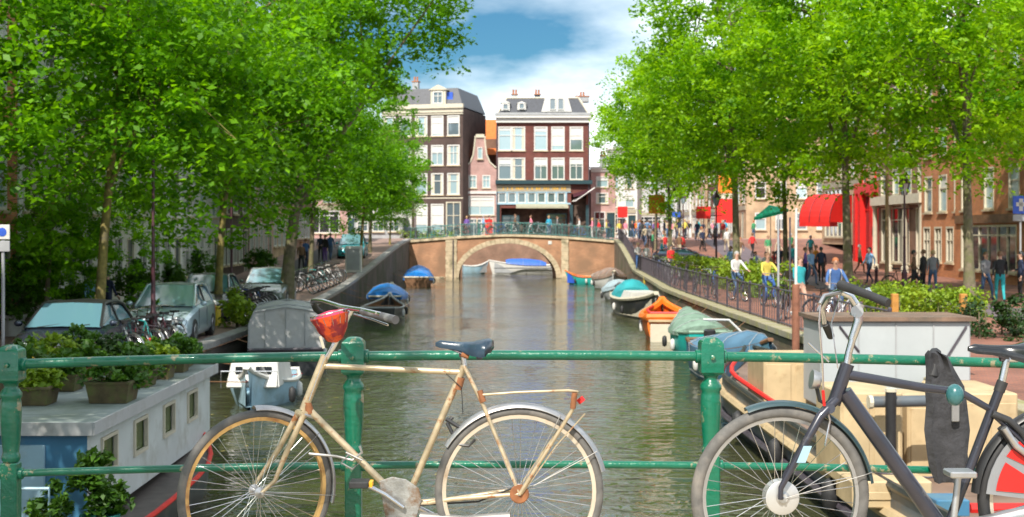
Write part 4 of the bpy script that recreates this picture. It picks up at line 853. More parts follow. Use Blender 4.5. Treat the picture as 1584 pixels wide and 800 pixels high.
t, st = boat('teal and green open boat just behind the railing post on the right', (6.3, 39.6), R(4), 4.0, 1.6, .8, pm('bright_teal', (.01, .36, .33), .45, var=.1), pm('sage_green', (.22, .33, .25), .6), M_grey, seats=2); cover(t, st, 3, 13, .5, pm('sage_canvas', (.17, .26, .20), .7, var=.25, bump=.8, bscale=4), drop=.1)
t, st = boat('blue tarpaulined sloop with brown trim and dark outboard motor on the right', (6.22, 32.2), R(186), 5.0, 1.75, .85, M_dblue, M_brown, M_grey, seats=1, motor=True); cover(t, st, 2, 13, .42, pm('slate_blue_canvas', (.07, .16, .25), .6, var=.2, scale=2, bump=.9, bscale=4), drop=.2)
MB().tube([(-.7, -1.4, 1.0), (-.2, -1.5, 1.5), (.5, -1.5, 1.52)], .03, 6).build('hood_frame', M_white, t)
# big barge
bg_ = thing('barge', 'long working barge with cream lockers and grey box moored along the right quay', 'barge', (5.95, 19.5, 0))
st = hull_rings(20, 2.9, .92, bow=.16, stern=.85, sheer=.12, n=25)
M_hg = pm('barge_hull', (.10, .12, .14), .45, var=.25, scale=1.5, dirt=(.19, .14, .10), dscale=1.3)
m = MB(); m.loft([[(-w, y, z), (-w*.99, y, .4), (-w*.9, y-.2*sm(.8, 1, k/24), 0), (-w*.6, y-.5*sm(.8, 1, k/24), -.3), (w*.6, y-.5*sm(.8, 1, k/24), -.3), (w*.9, y, 0), (w*.99, y, .4), (w, y, z)] for k, (y, w, z) in enumerate(st)], closed=False, caps=False); m.build('hull', M_hg, bg_, smooth=50)
m = MB(); m.loft([[(-w*.95, y, z-.25), (w*.95, y, z-.25)] for y, w, z in st], closed=False, caps=False); m.build('deck', pm('barge_deck', (.19, .13, .10), .7, var=.3, scale=2), bg_)
m = MB(); m.loft([[(-w, y, z), (-w*.95, y, z), (-w*.95, y, z-.25), (-w*.93, y, z-.25)] for y, w, z in st], closed=False, caps=False); m.loft([[(w, y, z), (w*.95, y, z), (w*.95, y, z-.25), (w*.93, y, z-.25)] for y, w, z in st], closed=False, caps=False); m.build('bulwark', M_dblue, bg_)
MB().tube([(-w, y, z+.02) for y, w, z in st], .05, 6).build('rubbing_strake', M_hullB, bg_, smooth=50); MB().tube([(w, y, z+.02) for y, w, z in st], .05, 6).build('rubbing_strake', M_hullB, bg_, smooth=50)
MB().tube([(-w-.03, y, z-.30) for y, w, z in st], .075, 6).build('rubbing_strake', M_wood, bg_, smooth=50); MB().tube([(-w-.02, y, .28) for y, w, z in st], .06, 6).build('rubbing_strake', M_iron, bg_, smooth=50)
MB().tube([(-w*.86, y, z+.03) for y, w, z in st[14:22]], .045, 6).build('red_trim', M_red, bg_, smooth=50)
# boxes: near light box, cream lockers
def locker(name, x0, x1, y0, y1, z0, z1, mt, label=None, panels=3, bev=.02):
    o = MB().box(x0, x1, y0, y1, z0, z1).build(name, mt, bg_, bevel=bev, label=label)
    for i in range(panels):
        a = x0+(x1-x0)*(i+.08)/panels; b = x0+(x1-x0)*(i+.92)/panels
        MB().box(a, b, y0-.02, y0-.003, z0+.1, z1-.12).build('locker_door', mt, o, bevel=.008)
    return o
bo = bg_.location
M_boxg = pm('grey_box_panel', (.40, .43, .44), .55, var=.07, scale=1.2, dirt=(.36, .39, .40), dscale=.9, dlo=.48, dhi=.75)
wx = lambda px, Y: ax(px, Y)-bo.x
bx_ = MB(); zt = az(497, 21); x0, x1 = wx(1270, 21), wx(1502, 21); zb = az(632, 21)
o = MB().box(x0, x1, 1.5, 2.7, zb, zt).build('deck_box', M_boxg, bg_, bevel=.03); MB().box(x0-.06, x1+.06, 1.42, 2.8, zt+.003, zt+.07).build('box_lid', pm('brown_lid', (.17, .11, .075), .8, var=.35, scale=3, dirt=(.10, .09, .07), dscale=2), o)
for k in range(1, 4): xx = x0+(x1-x0)*k/4; MB().box(xx-.012, xx+.012, 1.485, 1.498, zb+.02, zt-.02).build('seam', M_grey, o)
for a, b, c, d in ((x0+.3, zt-.08, x0+.62, zt-.5), (x1-.08, zt-.08, x1-.5, zt-.75)): MB().tube([(a, 1.48, b), (c, 1.48, d)], .018, 5).build('brace', M_iron, o)
locker('locker', wx(1172, 23), wx(1262, 23), 3.0, 4.4, az(628, 22.6)-.25, az(552, 22.6), M_wood, 'cream wooden locker at the far end of the barge', 2)
locker('locker', wx(1290, 16.2), wx(1385, 16.2), -3.6, -2.4, .67, az(603, 16.2), M_wood, 'cream locker left of the black pipes', 2)
locker('locker', wx(1392, 16.6), wx(1450, 16.6), -3.2, -2.2, .67, az(612, 16.6), M_wood, 'cream locker between the black posts', 1)
locker('locker', wx(1470, 16.2), wx(1560, 16.2), -3.6, -2.2, .67, az(604, 16.2), M_wood, 'cream locker on the right of the barge', 2)
locker('bench', wx(1300, 15), wx(1420, 15), -5.0, -4.3, .67, az(742, 14.6), M_wood, 'low pale wooden step near the barge rim', 1)
m = MB(); yy = -3.9; m.tube([(wx(1345, 15.6), yy, az(622, 15.6)), (wx(1445, 15.6), yy, az(620, 15.6))], .07, 10); m.build('pipe', M_hg, bg_, smooth=40, label='horizontal dark pipe with pale end')
MB().tube([(wx(1343, 15.6), yy, az(622, 15.6)), (wx(1349, 15.6), yy, az(622, 15.6))], .085, 10).build('pipe_cap', M_cream, bg_)
MB().tube([(wx(1378, 15.5), -4.0, .6), (wx(1378, 15.5), -4.0, az(606, 15.5))], .065, 10).build('bollard_post', M_black, bg_, smooth=40); MB().lathe([(.075, 0), (.075, .04)], 10, (wx(1378, 15.5), -4.0, az(606, 15.5))).build('post_cap', M_cream, bg_)
MB().tube([(wx(1290, 15), -4.6, 1.05), (wx(1430, 15), -4.6, .95), (wx(1584, 15), -4.6, 1.05)], .012, 5).build('rope', M_iron, bg_)
MB().box(wx(1360, 15), wx(1410, 15), -4.8, -4.5, .67, .80).build('red_hatch', M_red, bg_, bevel=.01); MB().box(wx(1430, 14.5), wx(1480, 14.5), -5.4, -5.0, .67, .85).build('teal_hatch', M_dblue, bg_, bevel=.01)
MB().tube([(wx(1490, 14.5), -5.2, .72), (wx(1640, 14.5), -5.2, .72)], .06, 8).build('red_fender', M_red, bg_, smooth=40)
for y in (-7.5, -5.6, -3.0, .2, 3.2, 6.2): MB().lathe([(.02, -.22), (.1, -.16), (.12, 0), (.1, .16), (.02, .22)], 10, (-1.58, y, .42)).build('fender', M_drub, bg_, smooth=60)
t = thing('mooring_pole', 'tall brown mooring pole with white upper part beside the barge', 'pole', (ax(1231, 28.6), 28.6, 0)); MB().tube([(0, 0, -.5), (0, 0, az(440, 28.6))], .085, 10).build('lower_pole', pm('rusty_brown', (.24, .10, .06), .8, var=.25), t, smooth=40); MB().tube([(0, 0, az(440, 28.6)), (.01, 0, az(322, 28.6))], [.032, .026], 10).build('upper_pole', M_white, t, smooth=40)
# boats in the cross canal beyond the arch
t, st = boat('long white tour boat with blue sloping cover seen through the arch', (ax(818, 118), 118.3), R(90), 7.4, 1.8, .8, M_white, M_white, bow=.3, seats=0); cover(t, st, 4, 11, .6, pm('royal_blue_canvas', (.03, .12, .5), .6), name='canopy', drop=.05)
MB().tube([(-1.02, -3.7, .55), (-1.02, 3.2, .55)], .05, 6).build('dark_stripe', M_hullB, t)
t, st = boat('small pale boat with blue trim seen through the left side of the arch', (ax(736, 119), 119), R(-80), 2.4, 1.2, .7, M_lblue, M_white, seats=1)
# ---------------------------------------------------------------- near bridge railing
RY = 5.85
def rdz(x): return -.0075*min(9, (x-.15)**2)
rl = thing('bridge_railing', 'green painted iron railing with turned posts carrying the two bicycles', 'railing', (0, RY, DECK))
def railpt(x, py): return Vector((x, 0, az(py, RY)+rdz(x)-DECK))
for nm, py, r in (('top_rail', 549.5, .0225), ('lower_rail', 718.5, .0175)):
    xs_ = [-9+.25*i for i in range(73)]; o = MB().tube([railpt(x, py) for x in xs_], r, 12).build(nm, M_gr, rl, smooth=50)
m = MB(); s = .051; zt = az(526, RY)-DECK; zb = az(573, RY)-DECK
Z = lambda py: az(py, RY)-DECK
m.loft([[(sx*w, sy*w, z) for sx, sy in ((-1, -1), (1, -1), (1, 1), (-1, 1))] for w, z in ((.040, zb-.012), (s, zb), (s, zt-.012), (s*.93, zt-.002), (s*.55, zt+.016), (s*.25, zt+.02))])
m.build
pm1 = m.mesh('post_block', M_gr, smooth=30)
pf = [(.05, zb-.010), (.036, Z(580)), (.034, Z(585)), (.043, Z(589)), (.054, Z(594)), (.055, Z(599)), (.047, Z(603)), (.050, Z(608)), (.053, Z(622)), (.051, Z(640)), (.045, Z(668)), (.040, Z(684)), (.042, Z(688)), (.046, Z(691)), (.046, Z(696)), (.040, Z(700))]
pm2 = MB().lathe([(r*.9, z) for r, z in pf][::-1], 20).mesh('baluster', M_gr, smooth=50)
m = MB(); m.box(-.037, .037, -.037, .037, 0, Z(700)-.003); m.box(-.075, .075, -.075, .075, 0, .03); pm3 = m.mesh('post_shaft', M_gr, bevel=.006)
m = MB(); m.lathe([(.001, 0), (.010, .002), (.012, .01), (.001, .016)], 8, M=Matrix.Rotation(R(90), 3, 'X')); pm4 = m.mesh('bolt', M_gr, smooth=40)
for px in (-2105, -1574, -1043, -513, 17, 547, 1099.5, 1652, 2183, 2714, 3245):
    x = ax(px, RY); dz = rdz(x); p = link('post', pm1, rl, loc=(x, 0, dz)); link('baluster', pm2, p); link('post_shaft', pm3, p); link('bolt', pm4, p, loc=(.0, -.053, (zt+zb)/2))
    for s_ in (-1, 1):
        for py, r in ((549.5, .031), (718.5, .027)): MB().lathe([(r, 0), (r, .018), (r*.8, .022)], 12, (s_*(.050 if py < 600 else .036), 0, az(py, RY)-DECK), M=Matrix.Rotation(R(90*s_), 3, 'Y')).build('rail_collar', M_gr, p, smooth=40)

# ---------------------------------------------------------------- the two near bicycles
M_goldf = pm('worn_champagne_frame', (.48, .39, .26), .38, .4, var=.22, scale=22, dirt=(.28, .12, .05), dscale=17, dlo=.56, dhi=.64)
M_goldr = pm('rusty_gold_rim', (.62, .40, .16), .35, .5, var=.2, scale=12, dirt=(.35, .14, .05), dscale=8, dlo=.5, dhi=.66)
M_creamr = pm('cream_rim', (.60, .52, .42), .35, .4, var=.12, dirt=(.4, .24, .12), dscale=9, dlo=.6, dhi=.75)
M_rust = pm('rust', (.24, .095, .04), .9, var=.3, scale=30)
M_violet = pm('dark_violet_frame', (.032, .032, .046), .3, .2, var=.2, scale=8, coat=.4, dirt=(.14, .13, .13), dscale=10, dlo=.64, dhi=.75)
M_seatb = pm('slate_blue_leather', (.02, .04, .065), .3, var=.25, scale=10, dirt=(.18, .22, .26), dscale=18, dlo=.6, dhi=.75, bump=.1)
def wheel(parent, c, r, steer, tr, rimm, tyrem, hubr=.018, hubw=.035, ns=36, disc=None, seed=0, spm=None):
    rt = r-tr
    m = MB(); N = 56; prof = [(-.011, -.016), (.011, -.016), (.012, .0), (.007, -.006), (-.007, -.006), (-.012, 0)]; rr = rt-tr*.7
    m.loft([[((rr+b)*math.cos(2*math.pi*i/N), a, (rr+b)*math.sin(2*math.pi*i/N)) for a, b in prof] for i in range(N+1)], caps=False)
    o = m.build('wheel', rimm, parent, smooth=40); o.location = c; o.rotation_euler.z = steer
    MB().tube([(rt*math.cos(2*math.pi*i/N), 0, rt*math.sin(2*math.pi*i/N)) for i in range(N)], tr, 10, closed=True).build('tyre', tyrem, o, smooth=60)
    key = ('spoke', round(rr, 3), round(hubw, 3), round(hubr, 3))
    if key not in WC:
        l1 = [MB().tube([(hubr*.95, s_*hubw, 0), (rr*math.cos(a), 0, rr*math.sin(a))], .00145, 4).mesh('spoke', spm or M_chrome) for s_, a in ((1, .20), (1, -.20), (-1, .20), (-1, -.20))]; WC[key] = l1
    for i in range(ns): 
        q = link('spoke', WC[key][i % 4], o); q.rotation_euler.y = 2*math.pi*i/ns+seed
    m = MB(); Mx = Matrix.Rotation(R(90), 3, 'X')
    m.lathe([(.006, -hubw-.03), (.006, -hubw-.01), (hubr+.006, -hubw), (hubr+.006, -hubw+.004), (hubr*.6, -hubw+.01), (hubr*.6, hubw-.01), (hubr+.006, hubw-.004), (hubr+.006, hubw), (.006, hubw+.01), (.006, hubw+.03)], 14, M=Mx); m.build('hub', M_alu, o, smooth=40)
    if disc: 
        MB().lathe([(.012, -hubw-.012), (disc*.25, -hubw-.012), (disc*.3, -hubw-.006), (disc*.88, -hubw-.004), (disc, -hubw), (disc, hubw-.01), (disc*.8, hubw), (.01, hubw)], 28, M=Matrix.Rotation(R(180), 3, 'Z') @ Mx @ Matrix.Rotation(R(180), 3, 'X') if False else Matrix.Rotation(R(-90), 3, 'X')).build('hub_disc', pm('hub_shell', (.5, .5, .5), .35, .5, var=.1), o, smooth=40)
    return o
def fender(parent, c, r, a0, a1, steer, mt, w=.026, name='mudguard', n=26):
    m = MB(); rings = []
    for i in range(n+1):
        a = R(a0+(a1-a0)*i/n); rings.append([((r+h)*math.cos(a), y, (r+h)*math.sin(a)) for y, h in ((-w, -.012), (-w*.75, 0), (0, .007), (w*.75, 0), (w, -.012), (w*.95, -.014), (w*.7, -.003), (0, .004), (-w*.7, -.003), (-w*.95, -.014))])
    m.loft(rings); o = m.build(name, mt, parent, smooth=50); o.location = c; o.rotation_euler.z = steer; return o
def stays(parent, c, r, a, steer, mt, name='mudguard_stay', w=.03):
    m = MB(); p = (r*math.cos(R(a)), r*math.sin(R(a)))
    m.tube([(0, -.045, 0), (p[0]*.9, -w*1.3, p[1]*.9), (p[0], -w, p[1])], .0018, 5); o = m.build(name, mt, parent); o.location = c; o.rotation_euler.z = steer
# left bicycle
LY = lambda px: 5.30+(803-px)*.00036
O1 = Vector((ax(803, 5.3), 5.3, az(760, 5.3)-.35))
b1 = thing('bicycle', 'old champagne coloured bicycle with rusty joints and blue saddle leaning on the railing', 'bicycle', O1)
def q(px, py, dy=0.): return at(px, py, LY(px)+dy)-O1
rh = q(803, 760); fh = q(390, 760)
ST1 = R(32)
wheel(b1, rh, .350, 0, .0185, M_creamr, M_rubber, seed=.05); wheel(b1, fh+Vector((.02, 0, 0)), .348, ST1, .0185, M_goldr, M_rubber, seed=.11)
fender(b1, rh, .362, 14, 148, 0, M_alu); fender(b1, fh+Vector((.02, 0, 0)), .360, -14, 92, ST1, M_alu)
M_stay = pm('dull_stay', (.3, .29, .28), .5, .6); stays(b1, rh, .362, 28, 0, M_stay); stays(b1, rh, .362, 62, 0, M_stay); stays(b1, fh+Vector((.02, 0, 0)), .36, -8, ST1, M_stay); stays(b1, fh+Vector((.02, 0, 0)), .36, 40, ST1, M_stay)
hb_ = q(472, 628); ht = q(497, 566); BB = q(626, 780); sc = q(718, 566)
def part(par, name, mt, *tubes, sm_=50):
    m = MB()
    for t_ in tubes: m.tube(*t_[:1], *t_[1:])
    return m.build(name, mt, par, smooth=sm_)
fr = part(b1, 'frame', M_goldf, ([ht+Vector((0, 0, 0)), q(716, 576)], .0125, 10), ([hb_, BB], .0145, 10), ([sc, BB], .0145, 10), ([hb_+(hb_-ht)*.1, ht+(ht-hb_)*.25], .0185, 12),
    ([BB+Vector((0, -.035, 0)), BB+Vector((0, .035, 0))], .022, 12), ([sc+Vector((0, -.02, 0)), q(748, 628, -.045), rh+Vector((0, -.055, 0))], [.008, .009, .007], 8), ([sc+Vector((0, .02, 0)), q(748, 628, .045), rh+Vector((0, .055, 0))], [.008, .009, .007], 8),
    ([BB+Vector((.03, -.03, 0)), q(700, 772, -.05), rh+Vector((0, -.055, 0))], [.010, .010, .008], 8), ([BB+Vector((.03, .03, 0)), q(700, 772, .05), rh+Vector((0, .055, 0))], [.010, .010, .008], 8))
part(fr, 'lug', M_rust, ([q(713, 584), q(708, 602)], .018, 10), ([q(474, 622), q(480, 640)], .019, 10)); part(fr, 'lug', M_rust, ([q(742, 604, -.045), q(748, 622, -.05)], .012, 8))
dx = Vector((math.cos(ST1), math.sin(ST1), 0)); nx = Vector((-math.sin(ST1), math.cos(ST1), 0)); crown = q(466, 640)
fc = fh+Vector((.02, 0, 0))
part(b1, 'fork', M_goldf, ([crown-nx*.03, crown-nx*.045+(fc-crown)*.5+dx*.012, fc-nx*.05-dx*-.03+Vector((.03, 0, .05)), fc-nx*.05], [.013, .012, .009, .007], 8), ([crown+nx*.03, crown+nx*.045+(fc-crown)*.5+dx*.012, fc+nx*.05+Vector((.03, 0, .05)), fc+nx*.05], [.013, .012, .009, .007], 8), ([crown-nx*.035, crown+nx*.035], .016, 10))
ste = q(540, 486); hbar = part(b1, 'handlebar', M_chrome, ([ht, q(517, 535), ste], .0125, 10), ([ste+Vector((.01, 0, .02)), ste], .016, 10),
    ([q(500, 488, .50), q(486, 475, .40), q(484, 466, .27), q(500, 466, .16), q(528, 475, .04), q(546, 478, -.02), q(560, 480, -.08), q(590, 487, -.20)], .0112, 10))
part(hbar, 'grip', pm('worn_black_grip', (.07, .07, .075), .5, var=.3, scale=12, dirt=(.3, .3, .3), dscale=9), ([q(560, 482, -.08), q(585, 488, -.17), q(612, 495, -.26)], [.015, .017, .018], 12)); part(hbar, 'grip', M_drub, ([q(484, 468, .27), q(489, 478, .42), q(505, 490, .52)], [.013, .015, .016], 10))
part(hbar, 'brake_lever', M_chrome, ([q(548, 486, -.05), q(575, 494, -.12), q(600, 503, -.18)], .005, 6), ([q(528, 478, .03), q(520, 520, 0), q(500, 560, -.03), q(478, 620, -.03)], .0022, 5))
M_orp = pm('orange_red_plastic', (.72, .085, .012), .4, var=.3, scale=10, coat=.2, dirt=(.25, .008, .02), dscale=13, dlo=.5, dhi=.56, bump=.4, bscale=25)
bk_ = MB(); c = q(512, 497, -.02); bk_.lathe([(.006, -.092), (.034, -.08), (.062, -.038), (.080, .016), (.084, .024), (.076, .024), (.06, -.03), (.01, -.07)], 20, c, M=Matrix.Rotation(R(-14), 3, 'Y')); bl_ = bk_.build('front_basket', M_orp, b1, smooth=50)
MB().lathe([(.005, .0), (.045, .012), (.066, .022), (.05, .038), (.01, .045)], 16, c, M=Matrix.Rotation(R(-14), 3, 'Y')).build('basket_lining', pm('raspberry_cloth', (.50, .03, .09), .7, var=.25, scale=20), bl_, smooth=50)
m = MB()
for k in range(14): a = 2*math.pi*k/14; e = Matrix.Rotation(R(-14), 3, 'Y'); m.tube([c+e @ Vector((.081*math.cos(a), .081*math.sin(a), .035)), c+e @ Vector((.079*math.cos(a), .079*math.sin(a), .01)), c+e @ Vector((.056*math.cos(a), .056*math.sin(a), -.042))], .0017, 4)
m.tube([c+Matrix.Rotation(R(-14), 3, 'Y') @ Vector((.081*math.cos(a), .081*math.sin(a), .036)) for a in [2*math.pi*k/20 for k in range(20)]], .003, 5, closed=True); m.build('basket_wire', M_chrome, bl_)
part(bl_, 'ribbon', M_cream, ([c+Vector((-.04, -.04, -.06)), c+Vector((-.025, -.04, -.11))], .006, 5))
def saddle(par, M_, nose, tail, h, mt, wt=.105, thick=.035, under=M_iron):
    """nose and tail are points along the saddle's top line"""
    d = tail-nose; L = d.length; rings = []; e = Vector((d.x, d.y, 0)).normalized(); s_ = Vector((-e.y, e.x, 0))
    for i in range(13):
        u = i/12; w = .017+.010*u+(wt-.027)*sm(.42, .92, u); w *= (math.sqrt(max(0, 1-((u-.9)/.115)**2)) if u > .9 else 1); w = max(w, .012); w *= .55 if i == 0 else 1
        top = nose+d*u+Vector((0, 0, -.012*math.sin(math.pi*u)+(.004 if u > .7 else 0)-(.012 if i in (0, 12) else 0))); dep = thick*(.75+.9*sm(.3, .9, u))*(1 if i not in (0, 12) else .5)
        rings.append([top+s_*(w*a)+Vector((0, 0, -dep*b)) for a, b in ((0, 0), (.5, .04), (.85, .22), (1, .6), (.97, 1), (.6, .9), (-.6, .9), (-.97, 1), (-1, .6), (-.85, .22), (-.5, .04))])
    o = MB().loft(rings).build('saddle', mt, par, smooth=60)
    a, b = nose+d*.15-Vector((0, 0, .03)), nose+d*.8-Vector((0, 0, .05)); mid = nose+d*.5-Vector((0, 0, .062))
    m = MB()
    for k in (-1, 1): m.tube([a+s_*(.005*k), mid+s_*(.02*k), b+s_*(.04*k)], .0035, 6)
    m.tube([mid-e*.02, mid+e*.02], .014, 8); m.build('saddle_rail', under, o)
    for k in (-1, 1): MB().tube([b+s_*(.05*k)+Vector((0, 0, .02)), b+s_*(.05*k)-Vector((0, 0, .03))], .013, 8).build('saddle_spring', under, o)
    return o
saddle(b1, None, q(674, 525), q(762, 524), 0, M_seatb, wt=.10, thick=.042)
part(b1, 'seat_post', M_chrome, ([sc, q(716, 545)], .0125, 10)); part(b1, 'seat_clamp', M_rust, ([q(714, 548, -.02), q(725, 552, -.02)], .011, 8))
rk = part(b1, 'luggage_rack', M_goldf, ([q(745, 611, -.05), q(800, 607, -.06), q(880, 604, -.06), q(893, 606, -.05), q(893, 606, .05), q(880, 604, .06), q(800, 607, .06), q(745, 611, .05)], .0055, 8), ([q(888, 615, -.055), q(885, 635, -.055), rh+Vector((0, -.065, 0))], .008, 8), ([q(888, 615, .055), q(885, 635, .055), rh+Vector((0, .065, 0))], .006, 8), ([q(905, 640, -.045), q(860, 690, -.055), rh+Vector((.01, -.06, 0))], .003, 5))
part(rk, 'rusty_joint', M_rust, ([q(889, 608, -.056), q(886, 632, -.056)], .012, 8)); part(rk, 'tail_lamp', M_red, ([q(896, 616), q(901, 622)], .016, 8))
part(b1, 'rear_brake', M_black, ([q(700, 645, -.03), q(692, 655, -.04), q(705, 680, -.04)], .008, 6), ([q(690, 648, -.04), q(712, 662, -.04)], .009, 6), ([q(700, 686, -.04), q(725, 690, -.04), q(735, 680, -.04)], .007, 6), ([q(716, 640, -.02), q(714, 600, -.025), q(690, 578, -.02)], .0018, 4))
part(b1, 'front_brake', M_alu, ([crown-nx*.03, crown-nx*.035+dx*.06+Vector((0, 0, -.02))], .008, 6))
part(b1, 'cable_lock', M_stay, ([q(478, 702, -.06), q(520, 706, -.05), q(545, 712, -.03), q(560, 700, -.03), q(556, 690, -.03)], .006, 6), ([q(535, 700, -.04), q(560, 712, -.04), q(545, 726, -.04), q(528, 716, -.04), q(540, 703, -.04)], .005, 6))
m = MB(); pts = [(586, 745), (606, 738), (628, 742), (648, 756), (652, 775), (645, 800), (620, 812), (596, 800)]
vs = [q(px, py, -.048) for px, py in pts]; m.add(vs+[v+Vector((0, .012, 0)) for v in vs], [tuple(range(8)), tuple(range(15, 7, -1))]+[(i, (i+1) % 8, (i+1) % 8+8, i+8) for i in range(8)]); cg = m.build('chain_guard', pm('scuffed_guard', (.30, .30, .29), .5, .5, var=.3, scale=14, dirt=(.16, .10, .06), dscale=9, dlo=.5, dhi=.6, bump=.2), b1, bevel=.003)
part(b1, 'chain_guard', M_stay, ([q(650, 800, -.045), q(720, 806, -.045), q(790, 800, -.045)], .022, 8))
part(b1, 'chain', M_drub, ([q(640, 782, -.04), q(740, 776, -.04), q(800, 752, -.04)], .004, 5)); MB().lathe([(.012, 0), (.036, 0), (.04, .004), (.036, .008), (.012, .008)], 18, rh+Vector((0, -.052, 0)), M=Matrix.Rotation(R(90), 3, 'X')).build('sprocket', M_rust, b1)
cr_ = part(b1, 'crank', M_chrome, ([BB+Vector((0, -.065, 0)), q(596, 765, -.075), q(570, 752, -.08)], .0095, 8)); 
m = MB(); c = q(560, 748, -.10); m.box(c.x-.05, c.x+.03, c.y-.045, c.y+.045, c.z-.013, c.z+.013, None); m.build('pedal', M_drub, cr_, bevel=.004); MB().box(c.x+.031, c.x+.045, c.y-.03, c.y+.03, c.z-.01, c.z+.01).build('pedal_reflector', pm('amber', (.8, .4, .02), .3), cr_)
part(b1, 'crank', M_chrome, ([BB+Vector((0, .065, 0)), q(690, 806, .08)], .0095, 8))
# right bicycle
O2 = Vector((ax(1207, 4.95), 4.95, az(768, 4.95)-.35)); b2 = thing('bicycle', 'dark violet modern bicycle with thick down tube and white hub disc leaning on the railing', 'bicycle', O2)
def w_(px, py, dy=0.): return at(px, py, 4.95+dy)-O2
fh2 = w_(1207, 768); rh2 = w_(1652, 772)
wheel(b2, fh2, .350, R(4), .0235, M_alu, M_rubber, disc=.066, seed=.08, hubr=.05, hubw=.03); wheel(b2, rh2, .350, 0, .0235, M_creamr, M_drub, seed=.03, hubr=.03)
fender(b2, fh2, .366, 8, 112, R(4), pm('dark_teal_mudguard', (.03, .06, .07), .35, coat=.3), w=.03); fender(b2, rh2, .368, 70, 176, 0, M_black, w=.03); stays(b2, fh2, .366, 15, R(4), M_stay)
ht2 = w_(1308, 572); hb2 = w_(1292, 618); BB2 = w_(1462, 825); sc2 = w_(1548, 598)
fr2 = part(b2, 'frame', M_violet, ([hb2+(hb2-ht2)*.15, ht2+(ht2-hb2)*.2], .026, 14), ([w_(1306, 606), BB2], [.030, .032], 14), ([w_(1312, 580), w_(1430, 600), w_(1484, 606), w_(1530, 632)], [.020, .017, .015, .013], 12), ([sc2, BB2], .0185, 12),
    ([BB2+Vector((0, -.045, 0)), BB2+Vector((0, .045, 0))], .028, 14), ([w_(1535, 640, -.03), w_(1600, 700, -.05), rh2+Vector((0, -.06, 0))], .010, 8), ([w_(1535, 640, .03), w_(1600, 700, .05), rh2+Vector((0, .06, 0))], .010, 8), ([BB2+Vector((.03, -.03, 0)), rh2+Vector((0, -.06, 0))], .011, 8), ([BB2+Vector((.03, .03, 0)), rh2+Vector((0, .06, 0))], .011, 8))
part(b2, 'fork', M_violet, ([hb2+Vector((0, -.015, 0)), w_(1268, 645, -.05), w_(1240, 695, -.055), w_(1208, 755, -.055), fh2+Vector((-.012, -.055, 0))], [.018, .018, .016, .011, .010], 10), ([hb2+Vector((0, .015, 0)), w_(1268, 645, .05), w_(1240, 695, .055), fh2+Vector((-.012, .055, 0))], [.018, .018, .016, .010], 10), ([w_(1284, 632, -.05), w_(1284, 632, .05)], .02, 10))
MB().add([w_(1243, 690, -.078), w_(1256, 690, -.078), w_(1246, 716, -.078), w_(1232, 716, -.078), w_(1243, 690, -.065), w_(1256, 690, -.065), w_(1246, 716, -.065), w_(1232, 716, -.065)], [(0, 1, 2, 3), (7, 6, 5, 4), (0, 4, 5, 1), (1, 5, 6, 2), (2, 6, 7, 3), (3, 7, 4, 0)]).build('fork_badge', M_lblue, b2)
hb3 = part(b2, 'handlebar', M_chrome, ([ht2, w_(1313, 545), w_(1320, 520)], [.015, .014, .014], 12), ([w_(1318, 525), w_(1328, 496), w_(1326, 474), w_(1316, 458), w_(1302, 452)], [.016, .019, .016, .014, .013], 12), ([w_(1275, 500, .30), w_(1272, 475, .27), w_(1282, 458, .18), w_(1298, 450, .06), w_(1305, 447, -.02), w_(1318, 448, -.09)], .0115, 10))
part(hb3, 'stem_clamp', M_alu, ([w_(1326, 482, -.02), w_(1326, 482, .02)], .024, 12), ([w_(1322, 490), w_(1330, 470)], .021, 10))
part(hb3, 'grip', M_drub, ([w_(1300, 441, -.04), w_(1318, 447, -.10), w_(1345, 457, -.17), w_(1374, 469, -.24)], [.020, .0185, .0165, .017], 12)); part(hb3, 'bell', M_chrome, ([w_(1340, 447, -.15), w_(1346, 458, -.15)], .013, 10)); part(hb3, 'brake_lever', M_alu, ([w_(1300, 453, -.03), w_(1275, 457, -.08), w_(1268, 470, -.1)], .007, 8))
part(hb3, 'grip', M_drub, ([w_(1276, 500, .30), w_(1285, 520, .40)], .016, 10))
part(b2, 'brake_cable', M_chrome, ([w_(1270, 462, -.05), w_(1267, 500, -.05), w_(1272, 560, -.05), w_(1274, 620, -.04), w_(1284, 650, -.03), w_(1276, 690, -.05)], .0042, 6), ([w_(1300, 455, 0), w_(1286, 500, -.03), w_(1296, 570, -.03)], .0028, 5), ([w_(1250, 530, -.03), w_(1282, 560, -.03)], .003, 5))
part(b2, 'cable_sleeve', M_red, ([w_(1273, 604, -.048), w_(1275, 628, -.045)], .006, 6))
lp = MB().lathe([(.01, -.02), (.03, -.015), (.038, .01), (.038, .018), (.01, .02)], 14, w_(1262, 588, -.01), M=Matrix.Rotation(R(-80), 3, 'Y')).build('headlamp', M_alu, b2, smooth=40); part(lp, 'lamp_bracket', M_black, ([w_(1262, 594), w_(1268, 620), w_(1282, 628)], .008, 6))
saddle(b2, None, w_(1498, 531, 0), w_(1612, 527, 0), 0, pm('black_saddle', (.012, .013, .016), .22, coat=.5, dirt=(.1, .1, .12), dscale=7, dlo=.62, dhi=.75), wt=.095, thick=.05)
part(b2, 'seat_post', M_chrome, ([sc2, w_(1558, 552)], .0145, 10)); part(b2, 'seat_clamp', M_drub, ([w_(1545, 606), w_(1551, 590)], .021, 12)); part(b2, 'bell', M_chrome, ([w_(1560, 556, -.02), w_(1574, 556, -.02)], .012, 8))
part(b2, 'cable_lock', M_drub, ([w_(1535, 640, -.04), w_(1560, 650, -.05), w_(1580, 668, -.05), w_(1600, 700, -.05)], .014, 8), ([w_(1548, 660, -.04), w_(1570, 690, -.05), w_(1600, 712, -.05)], .016, 8))
